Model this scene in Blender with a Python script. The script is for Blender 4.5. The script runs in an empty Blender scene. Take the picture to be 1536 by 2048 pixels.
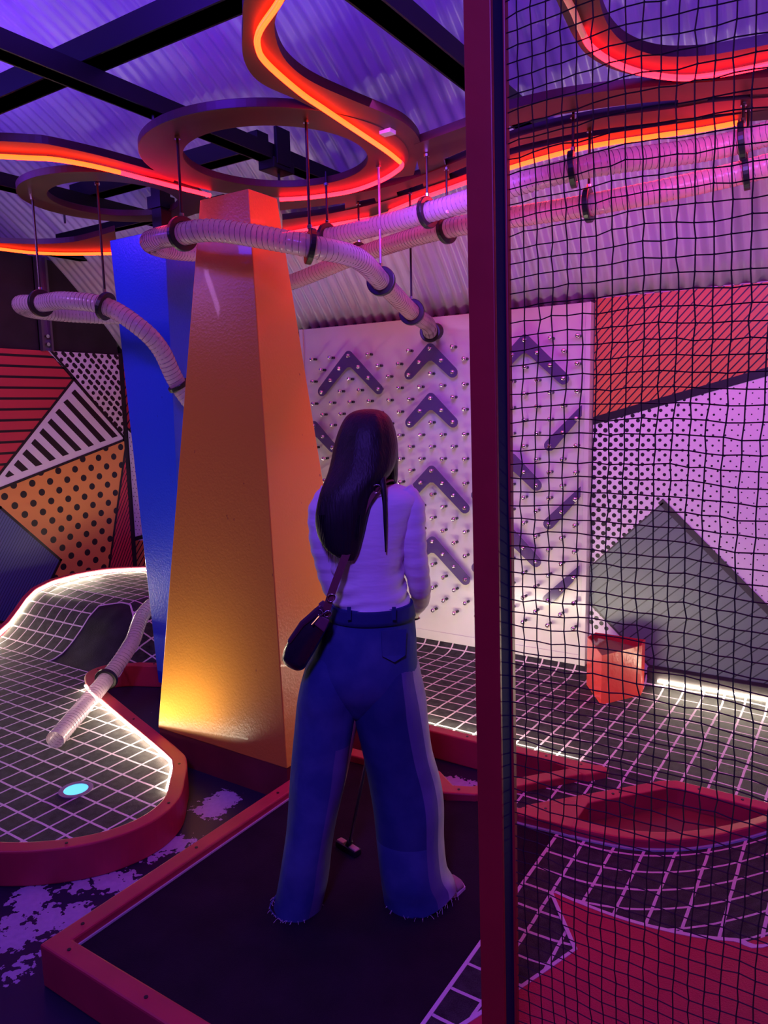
import bpy, bmesh, math, random
from mathutils import Vector, Matrix
from math import sin, cos, pi, sqrt, radians, atan2
random.seed(7)
S = bpy.context.scene
COL = S.collection
# ------------------------------------------------------------------ camera
PITCH, ROLL, YAW, F, H = radians(-8), radians(1.2), radians(33), 1479.0, 1.6
FW = Vector((-sin(YAW)*cos(PITCH), cos(YAW)*cos(PITCH), sin(PITCH)))
RT0 = Vector((cos(YAW), sin(YAW), 0)); UP0 = RT0.cross(FW)
RT = RT0*cos(ROLL)-UP0*sin(ROLL); UPV = RT.cross(FW)
CAM = Vector((0, 0, H))
cd = bpy.data.cameras.new('camera'); cam = bpy.data.objects.new('camera', cd); COL.objects.link(cam)
cam.matrix_world = Matrix(((RT.x, UPV.x, -FW.x, 0), (RT.y, UPV.y, -FW.y, 0), (RT.z, UPV.z, -FW.z, H), (0, 0, 0, 1)))
cd.sensor_fit = 'VERTICAL'; cd.sensor_height = 24; cd.lens = F/2048*24; cd.clip_start = .05
S.camera = cam
# ------------------------------------------------------------------ world, exposure
w = bpy.data.worlds.new('night'); S.world = w; w.use_nodes = True
w.node_tree.nodes['Background'].inputs[0].default_value = (.18, .08, .6, 1)
w.node_tree.nodes['Background'].inputs[1].default_value = .03
S.view_settings.view_transform = 'Standard'; S.view_settings.look = 'None'
S.view_settings.gamma = 1; S.view_settings.use_curve_mapping = False
S.view_settings.exposure = 0.0
# ------------------------------------------------------------------ coloured area lights: room floods, washes and an added vault light
def area(name, loc, target, size, power, col, sizey=None, spread=None):
    l = bpy.data.lights.new(name, 'AREA'); l.energy = power; l.color = col; l.size = size
    if sizey: l.shape = 'RECTANGLE'; l.size_y = sizey
    if spread: l.spread = radians(spread)
    o = bpy.data.objects.new(name, l); COL.objects.link(o); o.location = loc
    o.rotation_euler = (Vector(target)-Vector(loc)).to_track_quat('-Z', 'Y').to_euler()
    return o
VIO = (.20, .07, 1.0); BLU = (.10, .05, 1.0); MAG = (.62, .16, .95)
area('flood_behind', (0.2, -1.2, 3.3), (-1.3, 2.2, .6), .4, 88, VIO)
area('flood_left', (-3.9, .6, 3.1), (-3.25, 2.7, 2.2), .15, 7, (.03, .04, 1.0))
area('uplight_left', (-4.2, 1.4, 2.86), (-3.7, 1.9, 3.9), .5, 42, (.16, .035, 1.0))
area('uplight_mid', (-1.9, 1.35, 2.86), (-2.0, 2.0, 3.9), .3, 32, (.11, .02, 1.0))
area('uplight_right', (-.3, 1.7, 2.86), (-.3, 2.5, 3.9), .5, 25, (.20, .045, 1.0))
area('vault_wash', (-.9, 3.45, 2.2), (-1.1, 4.2, 2.75), .9, 2.2, (.50, .02, .80), sizey=.08)  # added magenta light without a fixture, tints the lower vault
area('wash_board', (-1.4, 2.3, 2.55), (-1.9, 4.1, 1.55), .3, 6, (.36, .10, 1.0), spread=110)
area('wash_mural', (-.1, 2.2, 2.45), (-.3, 4.1, 1.3), .3, 7, (.55, .22, .9), spread=110)
area('wash_end', (-3.6, 1.2, 2.6), (-5.2, 2.9, 1.6), .3, 14, (.62, .24, .85))
area('warm_front', (-2.9, .5, 2.7), (-2.3, 2.3, 1.2), .3, 1.6, (1.0, .38, .22))
# ------------------------------------------------------------------ helpers
def ray(x, y): return FW + RT*((x-768)/F) + UPV*((1024-y)/F)
def onz(x, y, z): d = ray(x, y); return CAM + d*((z-H)/d.z)
def ony(x, y, Y): d = ray(x, y); return CAM + d*(Y/d.y)
def onx(x, y, X): d = ray(x, y); return CAM + d*(X/d.x)
def tag(o, label=None, cat=None, group=None, kind=None):
    if label: o['label'] = label
    if cat: o['category'] = cat
    if group: o['group'] = group
    if kind: o['kind'] = kind
    return o
def empty(name, loc, label, cat, group=None, rz=0):
    o = bpy.data.objects.new(name, None); o.empty_display_size = .05; COL.objects.link(o)
    o.location = loc; o.rotation_euler = (0, 0, rz)
    return tag(o, label, cat, group)
def link(name, me, mats, parent=None, smooth=False):
    o = bpy.data.objects.new(name, me); COL.objects.link(o)
    for m in (mats if isinstance(mats, (list, tuple)) else [mats]): me.materials.append(m)
    if smooth:
        for p in me.polygons: p.use_smooth = True
    if parent:
        o.parent = parent
        o.matrix_parent_inverse = (Matrix.Translation(parent.location) @ parent.rotation_euler.to_matrix().to_4x4()).inverted()
    return o
def fin(name, bm, mats, parent=None, smooth=False, bevel=0, recalc=True):
    if recalc: bmesh.ops.recalc_face_normals(bm, faces=bm.faces)
    me = bpy.data.meshes.new(name); bm.to_mesh(me); bm.free()
    o = link(name, me, mats, parent, smooth)
    if bevel:
        b = o.modifiers.new('bevel', 'BEVEL'); b.width = bevel; b.segments = 2; b.limit_method = 'ANGLE'
    return o
def box(bm, x0, x1, y0, y1, z0, z1, mi=0):
    v = [bm.verts.new((x, y, z)) for z in (z0, z1) for x, y in ((x0, y0), (x1, y0), (x1, y1), (x0, y1))]
    for f in ((0, 1, 2, 3), (4, 5, 6, 7), (0, 1, 5, 4), (1, 2, 6, 5), (2, 3, 7, 6), (3, 0, 4, 7)):
        bm.faces.new([v[i] for i in f]).material_index = mi
def frustum(bm, b, t, mi=0):      # b,t: (x0,x1,y0,y1,z)
    v = [bm.verts.new((x, y, q[4])) for q in (b, t) for x, y in ((q[0], q[2]), (q[1], q[2]), (q[1], q[3]), (q[0], q[3]))]
    for f in ((0, 1, 2, 3), (4, 5, 6, 7), (0, 1, 5, 4), (1, 2, 6, 5), (2, 3, 7, 6), (3, 0, 4, 7)):
        bm.faces.new([v[i] for i in f]).material_index = mi
def prism(bm, pts, z0, z1, mi=0):
    a = [bm.verts.new((p[0], p[1], z0)) for p in pts]; b = [bm.verts.new((p[0], p[1], z1)) for p in pts]
    n = len(pts)
    bm.faces.new(a).material_index = mi; bm.faces.new(b).material_index = mi
    for i in range(n): bm.faces.new((a[i], a[(i+1) % n], b[(i+1) % n], b[i])).material_index = mi
def spline(pts, n=8):
    P = [Vector(p) for p in pts]; out = []
    for i in range(len(P)-1):
        a = P[max(i-1, 0)]; b = P[i]; c = P[i+1]; d = P[min(i+2, len(P)-1)]
        for k in range(n):
            t = k/n
            out.append(.5*((2*b)+(c-a)*t+(2*a-5*b+4*c-d)*t*t+(3*b-a-3*c+d)*t**3))
    out.append(P[-1]); return out
def frames(pts):
    T = []
    for i in range(len(pts)):
        t = pts[min(i+1, len(pts)-1)]-pts[max(i-1, 0)]; T.append(t.normalized())
    u = T[0].orthogonal().normalized(); out = []
    for t in T:
        u = (u-t*u.dot(t)); u.normalize(); out.append((t, u, t.cross(u)))
    return out
def tube(bm, pts, r, seg=10, mi=0, cap=True):
    pts = [Vector(p) for p in pts]; fr = frames(pts); rings = []
    for i, (p, (t, u, v)) in enumerate(zip(pts, fr)):
        rr = r(i) if callable(r) else r
        rings.append([bm.verts.new(p+u*rr*cos(2*pi*k/seg)+v*rr*sin(2*pi*k/seg)) for k in range(seg)])
    for a, b in zip(rings, rings[1:]):
        for k in range(seg): bm.faces.new((a[k], a[(k+1) % seg], b[(k+1) % seg], b[k])).material_index = mi
    if cap and seg > 2:
        bm.faces.new(rings[0][::-1]).material_index = mi; bm.faces.new(rings[-1]).material_index = mi
def disc(bm, c, axis, r, h, seg=24, mi=0, hole=0):
    c = Vector(c); a = Vector(axis).normalized(); u = a.orthogonal().normalized(); v = a.cross(u)
    def ring(rad, off): return [bm.verts.new(c+a*off+u*rad*cos(2*pi*k/seg)+v*rad*sin(2*pi*k/seg)) for k in range(seg)]
    A, B = ring(r, -h/2), ring(r, h/2)
    if hole: C_, D_ = ring(hole, -h/2), ring(hole, h/2)
    for k in range(seg):
        j = (k+1) % seg
        bm.faces.new((A[k], A[j], B[j], B[k])).material_index = mi
        if hole:
            bm.faces.new((C_[k], C_[j], D_[j], D_[k])).material_index = mi
            bm.faces.new((A[k], A[j], C_[j], C_[k])).material_index = mi
            bm.faces.new((B[k], B[j], D_[j], D_[k])).material_index = mi
    if not hole:
        bm.faces.new(A).material_index = mi; bm.faces.new(B).material_index = mi
def rail(bm, pts, w, z0, z1, closed=False, mi=0):
    """rectangular section swept along a plan path; z0/z1 numbers or functions of (x,y)"""
    P = [Vector((p[0], p[1])) for p in pts]; n = len(P); sec = []
    g = lambda z, q: z(q[0], q[1]) if callable(z) else z
    for i in range(n):
        if closed: a, b, c = P[i-1], P[i], P[(i+1) % n]
        else: a, b, c = P[max(i-1, 0)], P[i], P[min(i+1, n-1)]
        d1 = (b-a).normalized() if (b-a).length > 1e-6 else (c-b).normalized()
        d2 = (c-b).normalized() if (c-b).length > 1e-6 else d1
        n1 = Vector((-d1.y, d1.x)); n2 = Vector((-d2.y, d2.x)); m = (n1+n2).normalized()
        k = (w/2)/max(.5, m.dot(n1)); L, R_ = b+m*k, b-m*k
        sec.append([bm.verts.new((q.x, q.y, g(z, q))) for q, z in ((L, z0), (R_, z0), (R_, z1), (L, z1))])
    m = n if closed else n-1
    for i in range(m):
        a, b = sec[i], sec[(i+1) % n]
        for k in range(4): bm.faces.new((a[k], a[(k+1) % 4], b[(k+1) % 4], b[k])).material_index = mi
    if not closed: bm.faces.new(sec[0]).material_index = mi; bm.faces.new(sec[-1][::-1]).material_index = mi
# ------------------------------------------------------------------ materials
def mat(name, col, rough=.5, metal=0, bump=0, bscale=60, spec=.5, emit=None, es=0, coat=0, mottle=0, detail=2):
    m = bpy.data.materials.new(name); m.use_nodes = True; nt = m.node_tree; b = nt.nodes['Principled BSDF']
    b.inputs['Base Color'].default_value = (*col, 1); b.inputs['Roughness'].default_value = rough
    b.inputs['Metallic'].default_value = metal; b.inputs['Specular IOR Level'].default_value = spec
    b.inputs['Coat Weight'].default_value = coat
    if emit: b.inputs['Emission Color'].default_value = (*emit, 1); b.inputs['Emission Strength'].default_value = es
    tc = nt.nodes.new('ShaderNodeTexCoord')
    if bump:
        n = nt.nodes.new('ShaderNodeTexNoise'); n.inputs['Scale'].default_value = bscale; n.inputs['Detail'].default_value = detail
        nt.links.new(tc.outputs['Object'], n.inputs['Vector'])
        bp = nt.nodes.new('ShaderNodeBump'); bp.inputs['Strength'].default_value = bump; bp.inputs['Distance'].default_value = .01
        nt.links.new(n.outputs[0], bp.inputs['Height']); nt.links.new(bp.outputs[0], b.inputs['Normal'])
    if mottle:
        n = nt.nodes.new('ShaderNodeTexNoise'); n.inputs['Scale'].default_value = 7; n.inputs['Detail'].default_value = 5
        nt.links.new(tc.outputs['Object'], n.inputs['Vector'])
        r = nt.nodes.new('ShaderNodeValToRGB'); r.color_ramp.elements[0].position = .3; r.color_ramp.elements[1].position = .7
        r.color_ramp.elements[0].color = (*[c*(1-mottle) for c in col], 1); r.color_ramp.elements[1].color = (*[min(1, c*(1+mottle)) for c in col], 1)
        nt.links.new(n.outputs[0], r.inputs[0]); nt.links.new(r.outputs[0], b.inputs['Base Color'])
    return m
def nd(nt, t, **k):
    n = nt.nodes.new(t)
    for a, v in k.items():
        if a.startswith('i'):
            n.inputs[int(a[1:])].default_value = v
        else: setattr(n, a, v)
    return n
def mth(nt, op, a, b=None, c=None):
    n = nt.nodes.new('ShaderNodeMath'); n.operation = op
    for i, v in enumerate((a, b, c)):
        if v is None: continue
        if isinstance(v, (int, float)): n.inputs[i].default_value = v
        else: nt.links.new(v, n.inputs[i])
    return n.outputs[0]
RED = mat('red_paint', (.50, .035, .06), .42, mottle=.12, bump=.05, bscale=30)
POSTR = mat('post_dark_red_paint', (.34, .016, .022), .45, mottle=.1, bump=.06, bscale=25)
REDD = mat('brown_red_plinth_paint', (.20, .03, .03), .5, mottle=.15)
PLYRED = mat('dark_red_plywood', (.045, .007, .008), .5, mottle=.25)
STEEL = mat('black_steel', (.009, .008, .010), .4, metal=.3)
BLACK = mat('black_plastic', (.012, .012, .014), .35)
BLACKW = mat('matt_black_wall', (.02, .013, .02), .6, mottle=.3)
CHROME = mat('chrome', (.85, .85, .88), .12, metal=1)
WHITEB = mat('white_board', (.66, .65, .60), .22, mottle=.03)
NAVY = mat('navy_post_side', (.006, .010, .07), .75, spec=.2)
CREAM = mat('chipped_white_underlay', (.55, .5, .5), .8)
NEONO = mat('neon_orange', (.6, .1, .05), .4, emit=(1, .020, .002), es=18)  # one neon in orange and red copies: viewing-angle change put into the colour
NEONR = mat('neon_red', (.6, .05, .05), .4, emit=(1, .005, .012), es=17)
NEONP = mat('neon_pale_end', (.75, .45, .4), .5, emit=(1, .2, .15), es=.25)  # weak glow put into the pale neon ends
LED = mat('warm_white_led', (1, .9, .75), .4, emit=(1, .86, .62), es=60)
CUP = mat('cyan_cup_light', (.1, .5, .6), .4, emit=(.12, .62, .85), es=1.3)
CHEV = mat('purple_acrylic', (.10, .065, .20), .12)
nt = CHEV.node_tree; b = nt.nodes['Principled BSDF']; b.inputs['Alpha'].default_value = .8

def painted(name, col, scr, rough=.3, orangepeel=.12):
    """gloss house paint with brush peel, and short darker scuffs"""
    m = mat(name, col, rough, coat=.08); nt = m.node_tree; b = nt.nodes['Principled BSDF']
    tc = nd(nt, 'ShaderNodeTexCoord')
    n = nd(nt, 'ShaderNodeTexNoise'); n.inputs['Scale'].default_value = 90; n.inputs['Detail'].default_value = 3
    nt.links.new(tc.outputs['Object'], n.inputs['Vector'])
    bp = nd(nt, 'ShaderNodeBump'); bp.inputs['Strength'].default_value = orangepeel; bp.inputs['Distance'].default_value = .01
    nt.links.new(n.outputs[0], bp.inputs['Height']); nt.links.new(bp.outputs[0], b.inputs['Normal'])
    mp = nd(nt, 'ShaderNodeMapping'); mp.inputs['Scale'].default_value = (55, 55, 26); mp.inputs['Rotation'].default_value = (0.3, .25, .1)
    nt.links.new(tc.outputs['Object'], mp.inputs[0])
    s = nd(nt, 'ShaderNodeTexNoise'); s.inputs['Scale'].default_value = 1.0; s.inputs['Detail'].default_value = 2
    nt.links.new(mp.outputs[0], s.inputs['Vector'])
    big = nd(nt, 'ShaderNodeTexNoise'); big.inputs['Scale'].default_value = 2.6
    nt.links.new(tc.outputs['Object'], big.inputs['Vector'])
    a = mth(nt, 'GREATER_THAN', s.outputs[0], .735); c = mth(nt, 'GREATER_THAN', big.outputs[0], .53)
    k = mth(nt, 'MULTIPLY', a, c)
    mx = nd(nt, 'ShaderNodeMix', data_type='RGBA'); nt.links.new(k, mx.inputs[0])
    mx.inputs[6].default_value = (*col, 1); mx.inputs[7].default_value = (*scr, 1)
    nt.links.new(mx.outputs[2], b.inputs['Base Color'])
    return m
ORANGE = painted('orange_gloss_paint', (.74, .31, .035), (.40, .10, .03))
BLUE = painted('blue_gloss_paint', (.015, .06, .62), (.01, .03, .35), .3)

def carpet():
    m = mat('black_carpet_white_grid', (.02, .02, .02), .8, spec=.3); nt = m.node_tree; b = nt.nodes['Principled BSDF']
    uv = nd(nt, 'ShaderNodeUVMap'); sp = nd(nt, 'ShaderNodeSeparateXYZ')
    nz = nd(nt, 'ShaderNodeTexNoise'); nz.inputs['Scale'].default_value = 14; nt.links.new(uv.outputs[0], nz.inputs['Vector'])
    ad = nd(nt, 'ShaderNodeVectorMath', operation='MULTIPLY_ADD'); nt.links.new(nz.outputs['Color'], ad.inputs[0])
    ad.inputs[1].default_value = (.006, .006, 0); nt.links.new(uv.outputs[0], ad.inputs[2])
    nt.links.new(ad.outputs[0], sp.inputs[0])
    def line(o):
        f = mth(nt, 'FRACT', mth(nt, 'MULTIPLY', o, 10.0)); d = mth(nt, 'ABSOLUTE', mth(nt, 'SUBTRACT', f, .5))
        return mth(nt, 'LESS_THAN', d, .048)
    k = mth(nt, 'MAXIMUM', line(sp.outputs[0]), line(sp.outputs[1]))
    n2 = nd(nt, 'ShaderNodeTexNoise'); n2.inputs['Scale'].default_value = 320; n2.inputs['Detail'].default_value = 3; nt.links.new(uv.outputs[0], n2.inputs['Vector'])
    n3 = nd(nt, 'ShaderNodeTexNoise'); n3.inputs['Scale'].default_value = 28; n3.inputs['Detail'].default_value = 4; nt.links.new(uv.outputs[0], n3.inputs['Vector'])
    rp = nd(nt, 'ShaderNodeValToRGB'); rp.color_ramp.elements[0].color = (.008, .008, .010, 1); rp.color_ramp.elements[1].color = (.075, .075, .075, 1)
    rp.color_ramp.elements[0].position = .35; rp.color_ramp.elements[1].position = .75
    nt.links.new(mth(nt, 'MULTIPLY', mth(nt, 'ADD', n2.outputs[0], n3.outputs[0]), .5), rp.inputs[0])
    mx = nd(nt, 'ShaderNodeMix', data_type='RGBA'); nt.links.new(k, mx.inputs[0]); nt.links.new(rp.outputs[0], mx.inputs[6])
    mx.inputs[7].default_value = (.72, .60, .64, 1); nt.links.new(mx.outputs[2], b.inputs['Base Color'])
    bp = nd(nt, 'ShaderNodeBump'); bp.inputs['Strength'].default_value = .5; bp.inputs['Distance'].default_value = .004
    nt.links.new(n2.outputs[0], bp.inputs['Height']); nt.links.new(bp.outputs[0], b.inputs['Normal'])
    return m
GRID = carpet()
PLAINC = mat('plain_black_carpet', (.025, .025, .027), .8, bump=.4, bscale=220, spec=.3, mottle=.5)
MATC = mat('dark_putting_carpet', (.022, .013, .022), .9, bump=.4, bscale=300, spec=.1, mottle=.2)
REDC = mat('red_carpet_panel', (.50, .045, .075), .75, bump=.3, bscale=260, spec=.15, mottle=.08)
LINEC = mat('white_carpet_line', (.72, .60, .66), .8)

def floor_mat():
    m = mat('navy_floor_paint', (.012, .010, .05), .45); nt = m.node_tree; b = nt.nodes['Principled BSDF']
    g = nd(nt, 'ShaderNodeNewGeometry'); sp = nd(nt, 'ShaderNodeSeparateXYZ')
    nz = nd(nt, 'ShaderNodeTexNoise'); nz.inputs['Scale'].default_value = 9; nz.inputs['Detail'].default_value = 5; nt.links.new(g.outputs['Position'], nz.inputs['Vector'])
    ad = nd(nt, 'ShaderNodeVectorMath', operation='MULTIPLY_ADD'); nt.links.new(nz.outputs['Color'], ad.inputs[0])
    ad.inputs[1].default_value = (.15, .15, 0); nt.links.new(g.outputs['Position'], ad.inputs[2]); nt.links.new(ad.outputs[0], sp.inputs[0])
    bl = []
    for px, py, rx in ((445, 1600, .075), (425, 1620, .06), (388, 1680, .022), (360, 1685, .05), (330, 1705, .035), (300, 1715, .03), (210, 1765, .05), (245, 1770, .045),
                       (150, 1770, .04), (65, 1800, .07), (30, 1835, .05), (95, 1840, .05), (150, 1835, .06), (40, 1870, .05), (65, 1915, .022), (25, 1945, .03),
                       (120, 1875, .03), (5, 1890, .05), (900, 1568, .05), (930, 1572, .05), (880, 1560, .03)):
        p = onz(px, py, 0); dx = mth(nt, 'SUBTRACT', sp.outputs[0], p.x+.075); dy = mth(nt, 'SUBTRACT', sp.outputs[1], p.y+.075)
        d = mth(nt, 'SQRT', mth(nt, 'ADD', mth(nt, 'MULTIPLY', dx, dx), mth(nt, 'MULTIPLY', dy, dy)))
        bl.append(mth(nt, 'SUBTRACT', d, rx))
    k = bl[0]
    for q in bl[1:]: k = mth(nt, 'MINIMUM', k, q)
    n2 = nd(nt, 'ShaderNodeTexNoise'); n2.inputs['Scale'].default_value = 45; n2.inputs['Detail'].default_value = 4; nt.links.new(g.outputs['Position'], n2.inputs['Vector'])
    spk = mth(nt, 'GREATER_THAN', n2.outputs[0], .74)
    k = mth(nt, 'MAXIMUM', mth(nt, 'LESS_THAN', mth(nt, 'ADD', k, mth(nt, 'MULTIPLY', mth(nt, 'SUBTRACT', n2.outputs[0], .5), .15)), 0), spk)
    mx = nd(nt, 'ShaderNodeMix', data_type='RGBA'); nt.links.new(k, mx.inputs[0]); mx.inputs[6].default_value = (.012, .009, .035, 1)
    rp = nd(nt, 'ShaderNodeValToRGB'); rp.color_ramp.elements[0].color = (.34, .28, .42, 1); rp.color_ramp.elements[1].color = (.55, .45, .62, 1); nt.links.new(n2.outputs[0], rp.inputs[0])
    nt.links.new(rp.outputs[0], mx.inputs[7]); nt.links.new(mx.outputs[2], b.inputs['Base Color'])
    return m
FLOORM = floor_mat()
def sheet_mat():
    m = mat('white_corrugated_sheet', (.44, .37, .50), .3, mottle=.06, spec=.6); return m
SHEET = sheet_mat()
def hose_mat():
    m = bpy.data.materials.new('clear_ribbed_plastic'); m.use_nodes = True; nt = m.node_tree; b = nt.nodes['Principled BSDF']
    b.inputs['Base Color'].default_value = (.60, .50, .58, 1); b.inputs['Roughness'].default_value = .22; b.inputs['Alpha'].default_value = .62
    tr = nd(nt, 'ShaderNodeBsdfTranslucent'); tr.inputs[0].default_value = (.65, .5, .6, 1)
    mx = nd(nt, 'ShaderNodeMixShader'); mx.inputs[0].default_value = .3
    nt.links.new(b.outputs[0], mx.inputs[1]); nt.links.new(tr.outputs[0], mx.inputs[2])
    nt.links.new(mx.outputs[0], nt.nodes['Material Output'].inputs[0]); return m
HOSE = hose_mat(); HRIB = mat('hose_wire', (.16, .10, .14), .4)
NETM = mat('black_net_cord', (.012, .008, .015), .7)
# ------------------------------------------------------------------ room: floor, walls, vault
D = 4.12; X0 = -5.27; X1 = 3.2; YB = -3.4
YC, RC, ZC = .43, 4.7, -.73
bm = bmesh.new(); box(bm, -7.6, X1, YB, D+.1, -.12, 0); fl = fin('floor', bm, FLOORM); tag(fl, kind='structure')
bm = bmesh.new(); box(bm, -7.6, X1, D+.02, D+.14, 0, 2.16); tag(fin('wall_back', bm, BLACKW), kind='structure')
bm = bmesh.new(); box(bm, X0-.12, X0-.012, YB, D+.02, 0, 2.1)
a = [(YB, 2.1), (4.10, 2.1), (4.09, 2.22), (3.98, 2.42), (3.86, 2.58), (3.74, 2.69), (3.62, 2.76), (3.3, 2.78), (YB, 2.78)]
va = [bm.verts.new((X0-.012, y, z)) for y, z in a]; vb = [bm.verts.new((X0-.12, y, z)) for y, z in a]
bm.faces.new(va); bm.faces.new(vb)
for i in range(len(a)): j = (i+1) % len(a); bm.faces.new((va[i], va[j], vb[j], vb[i]))
tag(fin('wall_left', bm, BLACKW), kind='structure')
bm = bmesh.new(); box(bm, X1, X1+.1, YB, D+.1, -.1, 4.1); tag(fin('wall_right', bm, BLACKW), kind='structure')
bm = bmesh.new(); box(bm, -7.6, X1, YB-.1, YB, -.1, 3.0); tag(fin('wall_front', bm, BLACKW), kind='structure')
# corrugated vault: circular arch, corrugation runs round the arch
pitch = .076; nx = int((X1+7.6)/pitch*6); A0 = atan2(2.13-ZC, 4.16-YC); A1 = pi-atan2(2.9-ZC, 3.8); na = 44
vs = []; fs = []
for i in range(nx+1):
    x = -7.6+i*pitch/6; dr = .0105*cos(2*pi*i/6)
    for k in range(na+1):
        t = A0+(A1-A0)*k/na; r = RC+dr
        vs.append((x, YC+r*cos(t), ZC+r*sin(t)))
for i in range(nx):
    for k in range(na):
        p = i*(na+1)+k; fs.append((p, p+1, p+na+2, p+na+1))
me = bpy.data.meshes.new('ceiling'); me.from_pydata(vs, [], fs); me.update()
ce = link('ceiling', me, SHEET, smooth=True); tag(ce, kind='structure')
so = ce.modifiers.new('sheet', 'SOLIDIFY'); so.thickness = .004; so.offset = 0
# bolts of the sheeting
# ------------------------------------------------------------------ flat art: clipping helpers
def clip(poly, a, b, c):          # keep a*x+b*y+c>=0
    out = []
    for i in range(len(poly)):
        p, q = poly[i], poly[(i+1) % len(poly)]
        dp = a*p[0]+b*p[1]+c; dq = a*q[0]+b*q[1]+c
        if dp >= 0: out.append(p)
        if (dp >= 0) != (dq >= 0):
            t = dp/(dp-dq); out.append((p[0]+(q[0]-p[0])*t, p[1]+(q[1]-p[1])*t))
    return out
def clipconv(poly, conv):
    ar = sum(conv[i][0]*conv[(i+1) % len(conv)][1]-conv[(i+1) % len(conv)][0]*conv[i][1] for i in range(len(conv)))
    s = 1 if ar > 0 else -1
    for i in range(len(conv)):
        p, q = conv[i], conv[(i+1) % len(conv)]
        dx, dy = (q[0]-p[0])*s, (q[1]-p[1])*s
        poly = clip(poly, -dy, dx, -(-dy*p[0]+dx*p[1]))
        if len(poly) < 3: return []
    return poly
def stripes(conv, p0, d, step, wd, n=80):
    d = Vector(d).normalized(); nn = Vector((-d.y, d.x)); out = []
    for i in range(-n, n):
        c = Vector(p0)+nn*step*i
        q = [c-d*9-nn*wd/2, c+d*9-nn*wd/2, c+d*9+nn*wd/2, c-d*9+nn*wd/2]
        r = clipconv([tuple(v) for v in q], conv)
        if len(r) > 2: out.append(r)
    return out
def dots(conv, p0, u, v, rad, n=40, cap=0, seg=12):
    out = []
    for i in range(-n, n):
        for j in range(-n, n):
            c = (p0[0]+u[0]*i+v[0]*j, p0[1]+u[1]*i+v[1]*j)
            r = rad(c, i, j) if callable(rad) else rad
            e = cap if (cap and (i % 3)) else 0
            dv = Vector(v).normalized() if cap else Vector((0, 0))
            P = []
            for k in range(seg):
                x, y = r*cos(2*pi*k/seg), r*sin(2*pi*k/seg)
                s = 1 if x*dv.x+y*dv.y > 0 else -1
                P.append((c[0]+x+dv.x*e*s, c[1]+y+dv.y*e*s))
            q = clipconv(P, conv)
            if len(q) > 2: out.append(q)
    return out
def seg_poly(p, q, wd):
    p, q = Vector(p), Vector(q); d = (q-p).normalized(); n = Vector((-d.y, d.x))*wd/2
    return [tuple(p-n-d*wd/2), tuple(q-n+d*wd/2), tuple(q+n+d*wd/2), tuple(p+n-d*wd/2)]
class Art:
    def __init__(s, place): s.bm = bmesh.new(); s.place = place; s.mats = []; s.clipto = None
    def add(s, polys, m, lv):
        if s.clipto: polys = [q for q in (clipconv(list(map(tuple, P)), s.clipto) for P in polys) if len(q) > 2]
        if m not in s.mats: s.mats.append(m)
        for P in polys:
            vs = [s.bm.verts.new(s.place(x, y, lv*.0007)) for x, y in P]
            try: s.bm.faces.new(vs).material_index = s.mats.index(m)
            except ValueError: pass
    def done(s, name): return fin(name, s.bm, s.mats, recalc=False)
mk = lambda n, c: mat(n, c, .4)
A_RED = mk('mural_red', (.62, .05, .07)); A_WHT = mk('mural_white', (.80, .76, .78)); A_BLK = mk('mural_black', (.015, .013, .016))
A_ORG = mk('mural_orange', (.80, .33, .08)); A_BLU = mk('mural_slate_blue', (.09, .13, .30)); A_GRN = mk('mural_sage_green', (.17, .24, .21))
A_GRL = mk('mural_dark_green_line', (.04, .06, .055)); A_ORR = mk('mural_orange_red', (.68, .20, .05)); A_DBL = mk('mural_dark_blue_line', (.03, .05, .13))
A_GEDGE = mk('mural_green_edge', (.06, .07, .06))
# end wall mural (plane X = X0): coordinates (Y, Z)
def e(x, y): p = onx(x, y, X0); return (p.y, p.z)
E8 = lambda x, y: e(x/3.413, 640+y/3.413)
art = Art(lambda y, z, o: (X0+.002+o, y, z))
TL, TR = e(0, 690), e(235, 703)
yl = 1.2
zt = 2.085
board = [(yl, 0), (D-.03, 0), (D-.03, zt), (yl, zt)]; art.clipto = board
art.add([board], A_ORG, 0)
k1 = e(94, 693); k2 = e(247, 874); k3 = e(148, 757); k4 = e(0, 946); k5 = e(0, 977); k6 = e(247, 880)
far4 = (yl, k3[1]+(k4[1]-k3[1])*(yl-k3[0])/(k4[0]-k3[0]))
def meet(a, b_, c, d):
    x1, y1, x2, y2, x3, y3, x4, y4 = *a, *b_, *c, *d; q = (x1-x2)*(y3-y4)-(y1-y2)*(x3-x4)
    u, v = x1*y2-y1*x2, x3*y4-y3*x4
    return ((u*(x3-x4)-(x1-x2)*v)/q, (u*(y3-y4)-(y1-y2)*v)/q)
I_ = meet(k3, k4, k6, k5); far4 = I_
red = [(yl, zt), (k1[0], zt), k3, I_, (yl, I_[1])]
art.add([red], A_RED, 1)
z0s = [e(0, 708.9+22.03*i)[1] for i in range(13)]
for z in z0s: art.add([r for r in [clipconv([(0, z-.009), (5, z-.009), (5, z+.009), (0, z+.009)], red)] if len(r) > 2], A_BLK, 2)
wd = [(k1[0], zt), (5, zt), (5, 0), k2]
wd = [(k1[0], zt), (4.6, zt), (4.6, k2[1]-(4.6-k2[0])*(k1[1]-k2[1])/(k2[0]-k1[0])), k2]
wd = [(k1[0], zt), (4.6, zt), wd[2]]
art.add([wd], A_WHT, 1)
u = Vector(E8(435, 233))-Vector(E8(380, 230)); v = Vector(E8(418, 270))-Vector(E8(380, 230))
art.add(dots(wd, E8(380, 230), u, v, .016, cap=.010), A_BLK, 2)
tri = [k3, k2, k6, k5, k4]
art.add([[k3, k2, k6, I_]], A_WHT, 1)
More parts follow.
